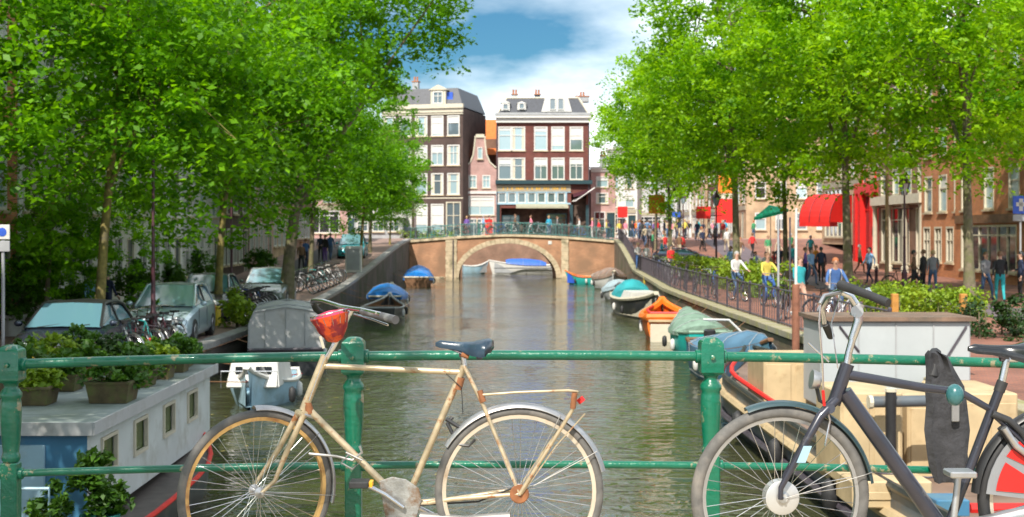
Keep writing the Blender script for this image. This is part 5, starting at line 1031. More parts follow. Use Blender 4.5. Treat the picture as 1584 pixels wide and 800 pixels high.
part(b2, 'lock_sleeve', M_alu, ([w_(1553, 662, -.07), w_(1572, 690, -.07), w_(1590, 704, -.07)], .013, 8))
MB().ball(w_(1477, 611, -.02), .034, 14, 1.25).build('lock_head', pm('teal_lock', (.03, .13, .14), .3, coat=.4), b2, smooth=60)
m = MB(); pts = [(rh2.x+.335*math.cos(R(a)), rh2.z+.335*math.sin(R(a))) for a in range(95, 181, 8)]+[(rh2.x-.10, rh2.z), (rh2.x-.05, rh2.z+.12)]
m.prism(pts, rh2.y-.046, rh2.y-.042); cgd = m.build('coat_guard', pm('smoke_coat_guard', (.22, .23, .25), .3, var=.1, coat=.4), b2)
for k, (a0, a1, r0, r1) in enumerate(((118, 146, .18, .31), (150, 172, .10, .30))):
    m = MB(); ps = [(rh2.x+r1*math.cos(R(a)), rh2.z+r1*math.sin(R(a))) for a in np.linspace(a0, a1, 6)]+[(rh2.x+r0*math.cos(R(a)), rh2.z+r0*math.sin(R(a))) for a in np.linspace(a1-6, a0+6, 4)]
    m.prism(ps, rh2.y-.050, rh2.y-.0465); m.build('red_print', M_red, cgd)
part(b2, 'crank', M_alu, ([BB2+Vector((0, -.07, 0)), w_(1482, 740, -.075), w_(1490, 728, -.075)], [.014, .013, .013], 8)); m = MB(); c = w_(1485, 732, -.12); m.box(c.x-.05, c.x+.05, c.y-.045, c.y+.045, c.z-.012, c.z+.012); m.build('pedal', M_alu, b2, bevel=.005)
part(b2, 'chain_case', M_alu, ([w_(1462, 825, -.04), w_(1500, 815, -.045), rh2+Vector((0, -.05, 0))], .03, 8))
# black rain coat hung over the railing
ct = thing('coat', 'black cloth bag and strap hanging over the railing behind the violet bicycle', 'coat', (ax(1460, RY), RY, az(552, RY)+rdz(1.9)))
rings = []
prf = [(544, 1436, 1452), (550, 1431, 1466), (575, 1433, 1478), (600, 1431, 1492), (625, 1433, 1496), (665, 1430, 1501), (700, 1434, 1497), (722, 1437, 1500), (746, 1446, 1486)]
for k, (py, a, b) in enumerate(prf):
    ca = (ax(a, RY-.06)+ax(b, RY-.06))/2-ct.location.x; hw = (ax(b, RY-.06)-ax(a, RY-.06))/2; z = az(py, RY-.06)-ct.location.z; d = .03+.012*math.sin(k*2.1)
    rings.append([(ca+hw*u, -.055-d*v, z+.006*math.sin(5*u+k)) for u, v in ((-1, 0), (-.75, .9), (-.4, .4), (-.1, 1), (.3, .5), (.65, 1.1), (1, .1), (.7, -.7), (0, -.5), (-.7, -.7))])
MB().loft(rings).build('cloth', pm('black_cloth', (.035, .035, .04), .8, var=.3, scale=12, bump=.5, bscale=30), ct, smooth=60)
MB().tube([(-.07, -.05, -.06), (-.06, -.035, .015), (-.04, 0, .035), (-.02, .04, .01), (.0, .045, -.10)], [.03, .032, .03, .028, .025], 8).build('strap', M_drub, ct, smooth=60)
MB().box(.0, .035, -.105, -.092, -.26, -.12).build('buckle', M_alu, ct, bevel=.004)
# ---------------------------------------------------------------- background bicycles
def bike_meshes():
    d = {}
    def wh(x): 
        m = MB(); N = 20
        m.cm = 0; m.tube([(x+.33*math.cos(2*math.pi*i/N), 0, .35+.33*math.sin(2*math.pi*i/N)) for i in range(N)], .02, 5, closed=True); m.cm = 1
        m.tube([(x+.305*math.cos(2*math.pi*i/N), 0, .35+.305*math.sin(2*math.pi*i/N)) for i in range(N)], .010, 4, closed=True)
        for i in range(12): a = math.pi*2*i/12; m.tube([(x, 0, .35), (x+.3*math.cos(a), 0, .35+.3*math.sin(a))], .003, 3, caps=False)
        return m.mesh('wheel', [M_drub, M_chrome])
    d['wheel'] = [wh(0), wh(1.08)]
    m = MB(); h0, h1, bb, st = (.93, 0, .92), (.98, 0, .72), (.42, 0, .30), (.27, 0, .86)
    for a, b, r in ((h0, h1, .022), (h1, bb, .018), (h0, st, .016), (st, bb, .018), (st, (0, .05, .35), .01), (bb, (0, .05, .35), .01), (st, (0, -.05, .35), .01), (bb, (0, -.05, .35), .01), (h1, (1.08, .05, .35), .012), (h1, (1.08, -.05, .35), .012)): m.tube([a, b], r, 5)
    m.tube([(.42, -.05, .3), (.2, -.06, .34), (0, -.05, .35)], .03, 5); d['frame'] = m
    m = MB(); m.tube([h0, (.89, 0, 1.08)], .013, 5); m.tube([(.68, -.28, 1.06), (.82, -.24, 1.10), (.9, 0, 1.09), (.82, .24, 1.10), (.68, .28, 1.06)], .013, 5); d['handlebar'] = m.mesh('handlebar', M_chrome)
    m = MB(); m.loft([[(x, -w, z), (x, w, z), (x, w*.9, z-.05), (x, -w*.9, z-.05)] for x, w, z in ((.40, .02, .99), (.25, .05, .985), (.14, .10, 1.0), (.10, .06, 1.0))]); m.tube([(.27, 0, .86), (.24, 0, .96)], .013, 5); d['saddle'] = m.mesh('saddle', M_drub, smooth=60)
    for nm_, x_, a0, a1 in (('rear_guard', 0, 20, 161), ('front_guard', 1.08, 0, 125)):
        m = MB(); m.loft([[(x_+.365*math.cos(R(a)), -.025, .35+.365*math.sin(R(a))), (x_+.365*math.cos(R(a)), .025, .35+.365*math.sin(R(a)))] for a in range(a0, a1, 14)], caps=False, closed=False); d[nm_] = m
    m = MB(); m.tube([(0, -.07, .35), (-.25, -.06, .76), (.2, -.06, .77), (.2, .06, .77), (-.25, .06, .76), (0, .07, .35)], .008, 4); d['luggage_rack'] = m.mesh('luggage_rack', M_iron)
    return d
BKM = bike_meshes(); FRM = {}
def make_bike(colname, col, guard=M_alu):
    fm = BKM['frame'].mesh('frame', pm('bike_paint_'+colname, col, .35, .1, var=.1))
    t = thing('bicycle', '', 'bicycle'); fo = link('frame', fm, t)
    for w in BKM['wheel']: link('wheel', w, t)
    link('handlebar', BKM['handlebar'], t); link('saddle', BKM['saddle'], t); link('luggage_rack', BKM['luggage_rack'], t); link('mudguard', BKM['rear_guard'].mesh('mudguard', guard), t); link('mudguard', BKM['front_guard'].mesh('mudguard', guard), t); return t
BC = {'black': (.02, .02, .022), 'red': (.4, .02, .02), 'green': (.03, .35, .12), 'blue': (.04, .12, .4), 'silver': (.45, .46, .48), 'teal': (.03, .28, .28), 'white': (.65, .65, .62), 'maroon': (.15, .03, .05)}
BP = {}
def bike(c, x, y, z, rz, label, group=None, lean=0.08):
    if c not in BP: BP[c] = t = make_bike(c, BC[c], M_black if c in ('black', 'blue') else M_alu)
    else: t = copy_tree(BP[c])
    t.location = (x, y, z); t.rotation_euler = (lean, 0, rz); t['label'] = label
    if group: t['group'] = group
    elif 'group' in t.keys(): del t['group']
    return t
# bridge: a row of bicycles along its near railing
rb = random.Random(4); names = [('black', 'leaning on'), ('teal', 'leaning on'), ('silver', 'leaning on'), ('black', ''), ('red', ''), ('green', ''), ('blue', ''), ('black', ''), ('white', ''), ('teal', ''), ('black', ''), ('silver', ''), ('maroon', ''), ('black', ''), ('blue', ''), ('black', '')]
bl = ['black bicycle at the far left end of the bridge railing', 'teal bicycle on the bridge above the left pilaster', 'silver bicycle on the bridge between teal and black ones', 'black bicycle on the bridge in front of the pink gable house', 'red bicycle on the left part of the bridge', 'light green bicycle above the left flank of the arch', 'blue bicycle just left of the arch top', 'black bicycle right above the arch top', 'white bicycle over the arch top', 'teal bicycle right of the arch top', 'black bicycle above the right flank of the arch', 'silver bicycle over the right flank of the arch', 'maroon bicycle above the right pilaster', 'black bicycle just right of the right pilaster', 'blue bicycle near the right end of the bridge railing', 'black bicycle last at the right end of the bridge railing']
for i, (c, _) in enumerate(names):
    x = -6.0+i*1.0+rb.uniform(-.15, .15); bike(c, x, BY0+.55+rb.uniform(0, .3), zdeck(x)-.03, rb.uniform(-.2, .2)+(math.pi if rb.random() < .5 else 0), bl[i], 'bicycles along the arch bridge railing')
# left quay racks
def rack(px, Y, n, step, c, g, lb, ang=1.2, dX=0.):
    for i in range(n):
        y = Y+i*step; x = ax(px, Y)+dX*i; bike(c[i % len(c)], x, y, zl(y), ang+rb.uniform(-.12, .12), lb.format(['first', 'second', 'third', 'fourth', 'fifth', 'sixth', 'seventh', 'eighth', 'ninth'][i], {'black': 'black', 'silver': 'silver grey', 'red': 'red', 'teal': 'teal', 'white': 'white', 'blue': 'blue', 'green': 'green', 'maroon': 'maroon'}[c[i % len(c)]]), g, lean=rb.uniform(-.12, .12))
rack(208, 28.0, 6, .65, ['white', 'black', 'teal', 'black', 'maroon', 'silver'], 'bicycles parked between dark and silver cars', '{0} nearest {1} bicycle in the row parked in front of the silver car', 2.5, .03)
rack(385, 41, 9, .6, ['silver', 'black', 'black', 'maroon', 'silver', 'black', 'blue', 'black', 'silver'], 'bicycles in front of the olive car', '{0} nearest {1} bicycle of the group beside the olive green car', 2.7, -.02)
rack(485, 58, 9, .9, ['black', 'silver', 'black', 'black', 'teal', 'black', 'silver', 'black', 'white'], 'bicycles in the racks on the left quay', '{0} nearest {1} bicycle in the rack along the left quay wall', 2.75, .05)
# right quay
for i, (px, Y, c, rz, lb) in enumerate([(1010, 72, 'black', 1.3, 'black bicycle leaning on the right quay railing near the bridge'), (1028, 66, 'silver', 1.4, 'silver bicycle on the right quay railing, second from the bridge'), (1062, 57, 'black', 1.5, 'black bicycle on the right quay railing behind the orange lifeboat'), (1105, 49, 'blue', 1.5, 'blue bicycle on the quay railing left of the white shirted cyclist'), (1255, 33.5, 'black', .5, 'black bicycle parked beside the grey box on the right quay'), (1275, 32, 'silver', .7, 'silver bicycle parked at the railing above the barge locker'), (1205, 35, 'black', 1.2, 'black bicycle on the railing near the brown mooring pole'), (1375, 52, 'black', .1, 'dark bicycle standing by the maroon lamp post on the right')]):
    x = max(ax(px, Y), xr(Y)+.7) if px < 1300 else ax(px, Y); bike(c, x, Y, zr(Y), rz, lb)

# ---------------------------------------------------------------- people
SKE = {'pelvis': (0, 0, .95, .150, .11), 'spine': (0, .0, 1.13, .128, .10), 'chest': (0, .0, 1.33, .155, .105), 'neck': (0, .0, 1.47, .052, .052), 'jaw': (0, -.02, 1.55, .06, .07), 'head': (0, -.01, 1.63, .078, .095), 'crown': (0, 0, 1.70, .055, .07),
 'shL': (.165, .0, 1.40, .056, .056), 'elL': (.225, .02, 1.14, .042, .042), 'wrL': (.235, -.05, .90, .028, .028), 'haL': (.235, -.07, .82, .022, .040), 'hiL': (.09, 0, .87, .09, .09), 'knL': (.10, -.02, .49, .058, .058), 'anL': (.10, .02, .10, .04, .04), 'toL': (.115, -.13, .035, .038, .03)}
for k in [k for k in SKE if k.endswith('L')]: v = SKE[k]; SKE[k[:-1]+'R'] = (-v[0],)+v[1:]
ED = [('pelvis', 'spine'), ('spine', 'chest'), ('chest', 'neck'), ('neck', 'jaw'), ('jaw', 'head'), ('head', 'crown')]+[(a+s_, b+s_) for s_ in 'LR' for a, b in (('shL'[:-1], 'el'), ('el', 'wr'), ('wr', 'ha'), ('hi', 'kn'), ('kn', 'an'), ('an', 'to'))]+[('chest', 'shL'), ('chest', 'shR'), ('pelvis', 'hiL'), ('pelvis', 'hiR')]
def pose(**k):
    s_ = dict(SKE)
    for n_, p_ in k.items(): s_[n_] = tuple(p_)+SKE[n_][3:]
    return s_
POSES = {'stand': pose(elR=(-.23, .0, 1.14), wrR=(-.16, -.18, 1.08), haR=(-.12, -.25, 1.08), knL=(.1, -.04, .49)),
 'walk': pose(knL=(.09, -.20, .53), anL=(.09, -.22, .12), toL=(.10, -.37, .06), knR=(-.09, .06, .49), anR=(-.09, .30, .16), toR=(-.10, .20, .04), elL=(.22, .12, 1.16), wrL=(.23, .10, .92), haL=(.23, .09, .84), elR=(-.22, -.04, 1.15), wrR=(-.22, -.20, .97), haR=(-.22, -.26, .91)),
 'ride': pose(pelvis=(0, .0, 1.0), spine=(0, -.03, 1.18), chest=(0, -.10, 1.37), neck=(0, -.13, 1.51), jaw=(0, -.16, 1.59), head=(0, -.15, 1.67), crown=(0, -.14, 1.74), shL=(.165, -.11, 1.43), shR=(-.165, -.11, 1.43), elL=(.25, -.30, 1.22), elR=(-.25, -.30, 1.22), wrL=(.27, -.48, 1.11), wrR=(-.27, -.48, 1.11), haL=(.27, -.55, 1.10), haR=(-.27, -.55, 1.10),
   hiL=(.09, -.03, .95), hiR=(-.09, -.03, .95), knL=(.12, -.42, .78), knR=(-.12, -.36, .58), anL=(.12, -.30, .42), anR=(-.12, -.18, .22), toL=(.12, -.43, .36), toR=(-.12, -.31, .16)),
 'sit': pose(pelvis=(0, 0, .52), spine=(0, .02, .70), chest=(0, -.02, .90), neck=(0, -.03, 1.04), jaw=(0, -.05, 1.12), head=(0, -.04, 1.20), crown=(0, -.03, 1.27), shL=(.165, -.02, .97), shR=(-.165, -.02, .97), elL=(.23, -.1, .74), elR=(-.23, -.1, .74), wrL=(.14, -.32, .68), wrR=(-.14, -.32, .68), haL=(.10, -.39, .67), haR=(-.10, -.39, .67), hiL=(.09, -.05, .50), hiR=(-.09, -.05, .50), knL=(.13, -.44, .50), knR=(-.13, -.44, .50), anL=(.13, -.46, .10), anR=(-.13, -.46, .10), toL=(.14, -.6, .04), toR=(-.14, -.6, .04))}
M_ph = pm('person_placeholder', (.5, .5, .5))
def body_mesh(nm, P):
    names_ = list(P); me = bpy.data.meshes.new('sk'); me.from_pydata([P[k][:3] for k in names_], [(names_.index(a), names_.index(b)) for a, b in ED], [])
    o = bpy.data.objects.new('sk', me); COL.objects.link(o); md = o.modifiers.new('s', 'SKIN'); md.use_smooth_shade = True; md.branch_smoothing = .2
    for i, k in enumerate(names_): me.skin_vertices[0].data[i].radius = P[k][3:]; me.skin_vertices[0].data[i].use_root = (k == 'pelvis')
    sb = o.modifiers.new('u', 'SUBSURF'); sb.levels = sb.render_levels = 1
    dg = bpy.context.evaluated_depsgraph_get(); me2 = bpy.data.meshes.new_from_object(o.evaluated_get(dg)); bpy.data.objects.remove(o); bpy.data.meshes.remove(me)
    me2.name = 'body_'+nm; me2.materials.clear()
    for _ in range(4): me2.materials.append(M_ph)
    segs = []
    for a, b in ED:
        k = 0 if (a in ('neck', 'jaw', 'head') or a.startswith('wr')) else 3 if a.startswith('an') else 2 if a[:2] in ('hi', 'kn') or b[:2] == 'hi' else 4 if a[:2] == 'el' else 1
        segs.append((Vector(P[a][:3]), Vector(P[b][:3]), k))
    for f in me2.polygons:
        c = f.center; best = (9, 0)
        for a, b, k in segs:
            ab = b-a; u = max(0, min(1, (c-a).dot(ab)/ab.length_squared)); dd = (c-(a+ab*u)).length
            if k == 4: k = 1 if u < .9 else 0
            if dd < best[0]: best = (dd, k)
        k = best[1]
        if k == 1 and c.z < P['pelvis'][2]-.01: k = 2
        f.material_index = k; f.use_smooth = True
    # fingers, nose, ears added as small tapered pieces of the same mesh
    b_ = bmesh.new(); b_.from_mesh(me2)
    ex = MB()
    for s_ in 'LR':
        w = Vector(P['wr'+s_][:3]); h = Vector(P['ha'+s_][:3]); d = (h-w).normalized(); side = Vector((0, 1, 0)) if abs(d.y) < .6 else Vector((1, 0, 0)); inn_ = Vector((-1 if s_ == 'L' else 1, 0, -.2)) if abs(d.z) > .4 else Vector((0, 0, -1))
        for i, (o_, L_) in enumerate(((-.03, .065), (-.01, .075), (.01, .072), (.03, .055))): a = h+side*o_+d*.01; ex.tube([a, a+d*L_*.6+inn_*.004, a+d*L_+inn_*.02], [.0095, .009, .007], 5)
        a = w+(h-w)*.5-side*.03; ex.tube([a, a-side*.025+d*.03, a-side*.02+d*.06], [.011, .010, .008], 5)
    hd = Vector(P['head'][:3]); ex.tube([hd+Vector((0, -.085, .02)), hd+Vector((0, -.112, -.015)), hd+Vector((0, -.09, -.022))], [.008, .013, .012], 5)
    for s_ in (-1, 1): ex.ball(hd+Vector((s_*.082, .0, -.01)), .018, 6, 1.4)
    o0 = len(b_.verts); vs = [b_.verts.new(v) for v in ex.v]
    for f in ex.f:
        nf = b_.faces.new([vs[i] for i in f]); nf.material_index = 0; nf.smooth = True
    b_.to_mesh(me2); b_.free()
    hm = MB(); rings = []
    for i in range(7):
        a = R(8+i*15); rings.append([(.092*math.sin(a)*math.cos(t_), .018+.108*math.sin(a)*math.sin(t_)*(1 if math.sin(t_) > 0 else .78), .018+.105*math.cos(a)-(.05*(math.sin(t_) > -.3) if i == 6 else 0)+ (.02 if i == 6 and math.sin(t_) < -.5 else 0)) for t_ in [2*math.pi*j/14 for j in range(14)]])
    hm.loft(rings); me3 = hm.mesh('hair', M_brown, smooth=60); 
    fe = MB()
    for s_ in (-1, 1): fe.ball((s_*.03, -.086, .015), .009, 6)
    fe.tube([(-.022, -.088, -.045), (.022, -.088, -.045)], .005, 4); me4 = fe.mesh('face_features', M_maroon)
    return me2, me3, me4, hd
PM = {k: body_mesh(k, v) for k, v in POSES.items()}
SK = [pm('skin_fair', (.55, .33, .24), .6, var=.08), pm('skin_tan', (.42, .24, .16), .6, var=.08), pm('skin_dark', (.16, .08, .05), .6, var=.08)]
HR = {'brown': M_brown, 'black': M_black, 'blond': pm('blond_hair', (.42, .28, .12), .7, var=.2), 'grey': pm('grey_hair', (.35, .34, .33), .7), 'red': pm('red_hair', (.35, .12, .04), .7)}
CL = dict(white=(.58, .58, .57), blue=(.05, .12, .30), lblue=(.25, .42, .68), navy=(.02, .03, .07), black=(.018, .018, .02), red=(.6, .03, .03), pink=(.7, .22, .3), yellow=(.55, .46, .08), teal=(.02, .30, .33), cyan=(.03, .33, .5), green=(.05, .28, .12), grey=(.2, .2, .21), purple=(.16, .09, .35), beige=(.5, .42, .3), jeans=(.06, .11, .2), orange=(.7, .25, .04), brown=(.16, .09, .05), skin=(.5, .3, .22))
def cloth(n_): return pm('cloth_'+n_, CL[n_], .85, var=.12, scale=9, bump=.2)
def person(p_, x, y, z, rz, top, leg, hair, label, skin=0, s=1., group=None, jacket=None):
    b_, h_, f_, hd = PM[p_]; t = thing('person', label, 'person', (x, y, z), rz, group); t.scale = (s,)*3
    o = link('body', b_, t); ms = (SK[skin], cloth(top), cloth(leg), M_drub if leg != 'skin' else M_white)
    for i, m_ in enumerate(ms): o.material_slots[i].link = 'OBJECT'; o.material_slots[i].material = m_
    o = link('hair', h_, t, loc=hd); o.material_slots[0].link = 'OBJECT'; o.material_slots[0].material = HR[hair]; link('face_features', f_, t, loc=hd)
    if jacket:
        tz = hd.z-.30; m = MB(); zc = hd.z; off = hd.y+.14 if p_ == 'ride' else 0
        rr_ = []
        for k, (dz, w, d) in enumerate(((-.70, .185, .15), (-.5, .175, .14), (-.32, .20, .145), (-.2, .15, .11))):
            yy = off+(-.12 if p_ == 'ride' and k > 1 else -.04 if p_ == 'ride' else 0); rr_.append([(w*math.sin(a), yy+d*math.cos(a), zc+dz) for a in np.linspace(-2.3, 2.3, 15)])
        m.loft(rr_, closed=False, caps=False); m.build('open_jacket', cloth(jacket), t, smooth=60)
    return t
def pl_(p_, px, Y, rz, top, leg, hair, label, skin=0, s=1., z=None, **k):
    x = ax(px, Y); z = z if z is not None else (zl(Y) if x < xl(Y) else zr(Y) if x > xr(Y) else zdeck(x)); return person(p_, x, Y, z, rz, top, leg, hair, label, skin, s, **k)
# right bank
def rider(px, Y, rz, c, *a, **k):
    t = pl_('ride', px, Y, rz, *a, **k); h = Vector((math.sin(rz), -math.cos(rz), 0)); bk = t.location-h*.27
    bike(c, bk.x, bk.y, t.location.z, rz-math.pi/2, 'bicycle ridden by the '+k.get('who', 'cyclist') if False else c+' bicycle under the '+a[3].split(' riding')[0], lean=0); t.location.z -= .02; return t
rider(1137, 45.5, .25, 'black', 'white', 'jeans', 'grey', 'person in white shirt riding a bicycle along the railing left of the yellow vested one')
rider(1185, 42, .15, 'blue', 'yellow', 'blue', 'brown', 'person in yellow vest and teal sleeves riding a blue bicycle on the right quay', 1)
rider(1291, 34, -.1, 'silver', 'blue', 'jeans', 'red', 'person in open white jacket and blue top riding towards the grey box', 1, jacket='white')
pl_('walk', 1237, 36.5, .4, 'teal', 'skin', 'brown', 'person in teal top with bare legs walking beside the mooring pole', 0)
pl_('walk', 1255, 58, .5, 'lblue', 'jeans', 'black', 'person in light blue shirt under the red awnings, left of two', 0)
pl_('stand', 1246, 60, 1.2, 'purple', 'navy', 'brown', 'person in purple jacket under the red awnings, half hidden', 0)
pl_('walk', 1270, 62, 2.8, 'navy', 'black', 'black', 'person in navy coat below the red awnings', 1)
pl_('walk', 1414, 50, 1.1, 'brown', 'black', 'black', 'person in dark brown coat bending by the maroon lamp post', 1)
pl_('stand', 1428, 51.5, -2.4, 'black', 'black', 'brown', 'person in black coat between brown coat and grey jacket walkers', 0)
pl_('walk', 1443, 50, 3.0, 'grey', 'jeans', 'blond', 'person with blond hair and grey jacket walking away in front of the cream columns', 0)
pl_('walk', 1525, 45, .3, 'grey', 'jeans', 'brown', 'person in grey top walking towards us beside the dark tree trunk', 1)
pl_('walk', 1547, 43.5, 2.9, 'black', 'teal', 'brown', 'person in black jacket and teal trousers walking away on the right', 0, s=1.03)
pl_('stand', 1579, 44, -1.7, 'navy', 'black', 'black', 'person in dark teal coat cut off by the right picture edge', 0, s=1.02)
gr_ = [('stand', 987, 82, .4, 'white', 'blue', 'blond', 'person in white shirt and blue trousers by the railing near the bridge corner'), ('stand', 1000, 80, -.5, 'white', 'beige', 'brown', 'person in white shirt standing right of the blond one near the bridge corner'), ('walk', 1038, 70, .2, 'red', 'navy', 'black', 'person in red top at the left end of the hedge'), ('stand', 1024, 86, 1.2, 'teal', 'jeans', 'brown', 'person in teal shirt behind the first right bank trunk'),
 ('walk', 992, 104, .3, 'purple', 'navy', 'brown', 'person in purple top beyond the bridge corner'), ('walk', 1001, 106, 2.5, 'lblue', 'black', 'black', 'person in pale blue shirt beyond the bridge corner'), ('walk', 1087, 95, .3, 'navy', 'black', 'brown', 'person in dark blue walking in the middle of the right street'), ('walk', 1048, 112, .3, 'yellow', 'grey', 'blond', 'person in yellow top far up the right street'), ('walk', 1060, 118, 2.6, 'white', 'jeans', 'brown', 'person in white top far up the right street'),
 ('walk', 1103, 120, .3, 'pink', 'white', 'blond', 'person in pink top far up the right street'), ('stand', 1122, 112, 2.2, 'cyan', 'grey', 'black', 'person in pale cyan top far up the right street by the red hoarding'), ('walk', 968, 118, .5, 'pink', 'white', 'brown', 'person in pink shirt past the right end of the bridge'), ('walk', 978, 121, .1, 'black', 'jeans', 'brown', 'person in black past the right end of the bridge'), ('walk', 958, 119, -.2, 'yellow', 'grey', 'blond', 'person in yellow shirt past the right end of the bridge'),
 ('sit', 1168, 76, .8, 'lblue', 'jeans', 'brown', 'person in pale blue sitting at a terrace under the green parasol'), ('sit', 1185, 74, -.9, 'white', 'navy', 'black', 'person in white sitting at a terrace right of the green parasol'), ('sit', 1196, 77, 2.0, 'red', 'black', 'brown', 'person in red sitting at the terrace deepest under the parasol')]
for g in gr_: pl_(*g[:3], *g[3:])
# on the bridge
for px, top, leg, hair, lb in [(722, 'purple', 'grey', 'blond', 'blond person in purple top on the bridge before the pink house'), (738, 'beige', 'grey', 'brown', 'person in beige top on the left part of the bridge'), (748, 'lblue', 'jeans', 'grey', 'person in pale blue shirt on the left part of the bridge'), (757, 'red', 'red', 'black', 'person in dark red coat at the red door on the bridge'), (797, 'brown', 'black', 'brown', 'person in brown coat before the cafe window on the bridge'), (821, 'pink', 'white', 'brown', 'person in pink top and white trousers in the middle of the bridge'), (849, 'cyan', 'jeans', 'blond', 'person in bright cyan shirt in the middle of the bridge'), (862, 'grey', 'black', 'brown', 'person in grey top right of the cyan shirt'), (896, 'white', 'jeans', 'black', 'person in white shirt at the right part of the bridge'), (916, 'pink', 'white', 'blond', 'person in rose jacket near the right end of the bridge'), (926, 'red', 'grey', 'brown', 'person in red jacket near the right end of the bridge'), (938, 'yellow', 'jeans', 'brown', 'person in yellow shirt at the right end of the bridge'), (948, 'navy', 'navy', 'black', 'person in navy coat at the bridge corner post')]:
    Y = 110+rb.uniform(-.8, 1.2); x = min(ax(px, Y), 10); person('walk' if rb.random() < .6 else 'stand', x, Y, zdeck(x)-.03, rb.choice((.3, 1.5, -1.5, 2.9)), top, leg, hair, lb, rb.choice((0, 0, 1)), s=rb.uniform(.97, 1.05))
# left bank
for a in [('walk', 143, 38, .5, 'lblue', 'white', 'brown', 'person in pale blue shirt by the off white house on the left'), ('walk', 166, 39, 2.8, 'navy', 'navy', 'black', 'person in dark blue just right of the dark elm trunk on the left'), ('walk', 466, 72, .3, 'maroon' if False else 'brown', 'black', 'red', 'person in brown coat walking by the bicycle racks, leftmost of five'), ('walk', 473, 75, 2.8, 'blue', 'navy', 'brown', 'person in blue walking by the bicycle racks'), ('walk', 496, 80, .2, 'navy', 'black', 'black', 'person in navy on the left street left of the dark pair'), ('stand', 503, 79, -.6, 'black', 'purple', 'brown', 'person in black on the left street, middle of the dark group'), ('walk', 511, 81, 3., 'blue', 'jeans', 'brown', 'person in dark blue shirt on the left street, right of the dark group')]: pl_(*a)

rc = random.Random(12); combos = [(a_, b_) for a_ in ('white', 'red', 'lblue', 'black', 'pink', 'navy', 'yellow', 'cyan', 'beige', 'purple', 'orange') for b_ in ('jeans', 'black', 'grey', 'white')]; rc.shuffle(combos); WD = {'lblue': 'pale blue', 'jeans': 'blue jeans', 'black': 'black', 'grey': 'grey', 'white': 'white'}; tops = ['white', 'red', 'lblue', 'black', 'pink', 'navy', 'yellow', 'cyan', 'beige', 'purple', 'orange', 'white']
for i in range(34):
    Y = rc.uniform(114.5, 160); px = rc.uniform(955, 1110) if Y > 122 else rc.uniform(975, 1100)
    pl_(rc.choice(('walk', 'stand', 'walk')), px, Y, rc.uniform(0, 6.2), combos[i][0], combos[i][1], rc.choice(('brown', 'black', 'blond')), 'tiny distant pedestrian past the bridge in %s top and %s' % (WD.get(combos[i][0], combos[i][0]), 'blue jeans' if combos[i][1] == 'jeans' else combos[i][1]+' trousers'), rc.choice((0, 0, 1)), z=FZ, s=rc.uniform(.95, 1.08), group='crowd beyond the right end of the bridge')
for i, (px, Y, tp, lg, hr, lb) in enumerate([(1130, 66, 'lblue', 'jeans', 'brown', 'person in pale blue shirt left of the terrace behind the pale trunk'), (1205, 70, 'navy', 'jeans', 'black', 'person in navy standing by the terrace tables'), (1216, 66, 'black', 'grey', 'brown', 'person in black between the green parasol and the red awnings'), (1226, 78, 'teal', 'jeans', 'blond', 'person in teal top walking towards the parasol'), (1262, 70, 'orange', 'black', 'brown', 'person in orange top deep under the red awnings'), (1330, 74, 'beige', 'brown', 'grey', 'person in beige coat before the red shopfront'), (1345, 60, 'lblue', 'navy', 'black', 'person in light blue top walking past the red shopfront')]):
    pl_('walk', px, Y, rc.uniform(0, 6.2), tp, lg, hr, lb, rc.choice((0, 1)))
trip = [(a_, b_, h_) for a_ in ('white', 'red', 'lblue', 'black', 'navy', 'teal', 'beige', 'grey', 'green', 'brown') for b_ in ('jeans', 'black', 'beige') for h_ in ('grey', 'red', 'brown')]; rc.shuffle(trip)
for i in range(30):
    Y = rc.uniform(88, 112); x = rc.uniform(xr(Y)+1.2, 23.5); a_, b_, h_ = trip[i]
    if abs(x-ax(1108, Y)) < 2.5 and Y < 87: continue
    person(rc.choice(('walk', 'walk', 'stand')), x, Y, zr(Y), rc.uniform(0, 6.2), a_, b_, h_, 'small %s haired pedestrian on the busy right street in %s top and %s' % (h_, WD.get(a_, a_), 'blue jeans' if b_ == 'jeans' else b_+' trousers'), rc.choice((0, 0, 1)), s=rc.uniform(.94, 1.06), group='pedestrians on the busy far part of the right street')
gq = 'bicycles leaning along the right quay railing'
for i in range(14):
    Y = 47.5+i*3.6+rc.uniform(-.6, .6); bike(rc.choice(('black', 'black', 'silver', 'blue', 'maroon', 'black')), xr(Y)+.75, Y, zr(Y), math.pi/2+rc.uniform(-.12, .12)+rc.choice((0, math.pi)), '%s nearest bicycle leaning along the inner side of the right quay railing' % ['first', 'second', 'third', 'fourth', 'fifth', 'sixth', 'seventh', 'eighth', 'ninth', 'tenth', 'eleventh', 'twelfth', 'thirteenth', 'fourteenth'][i], gq, .1)
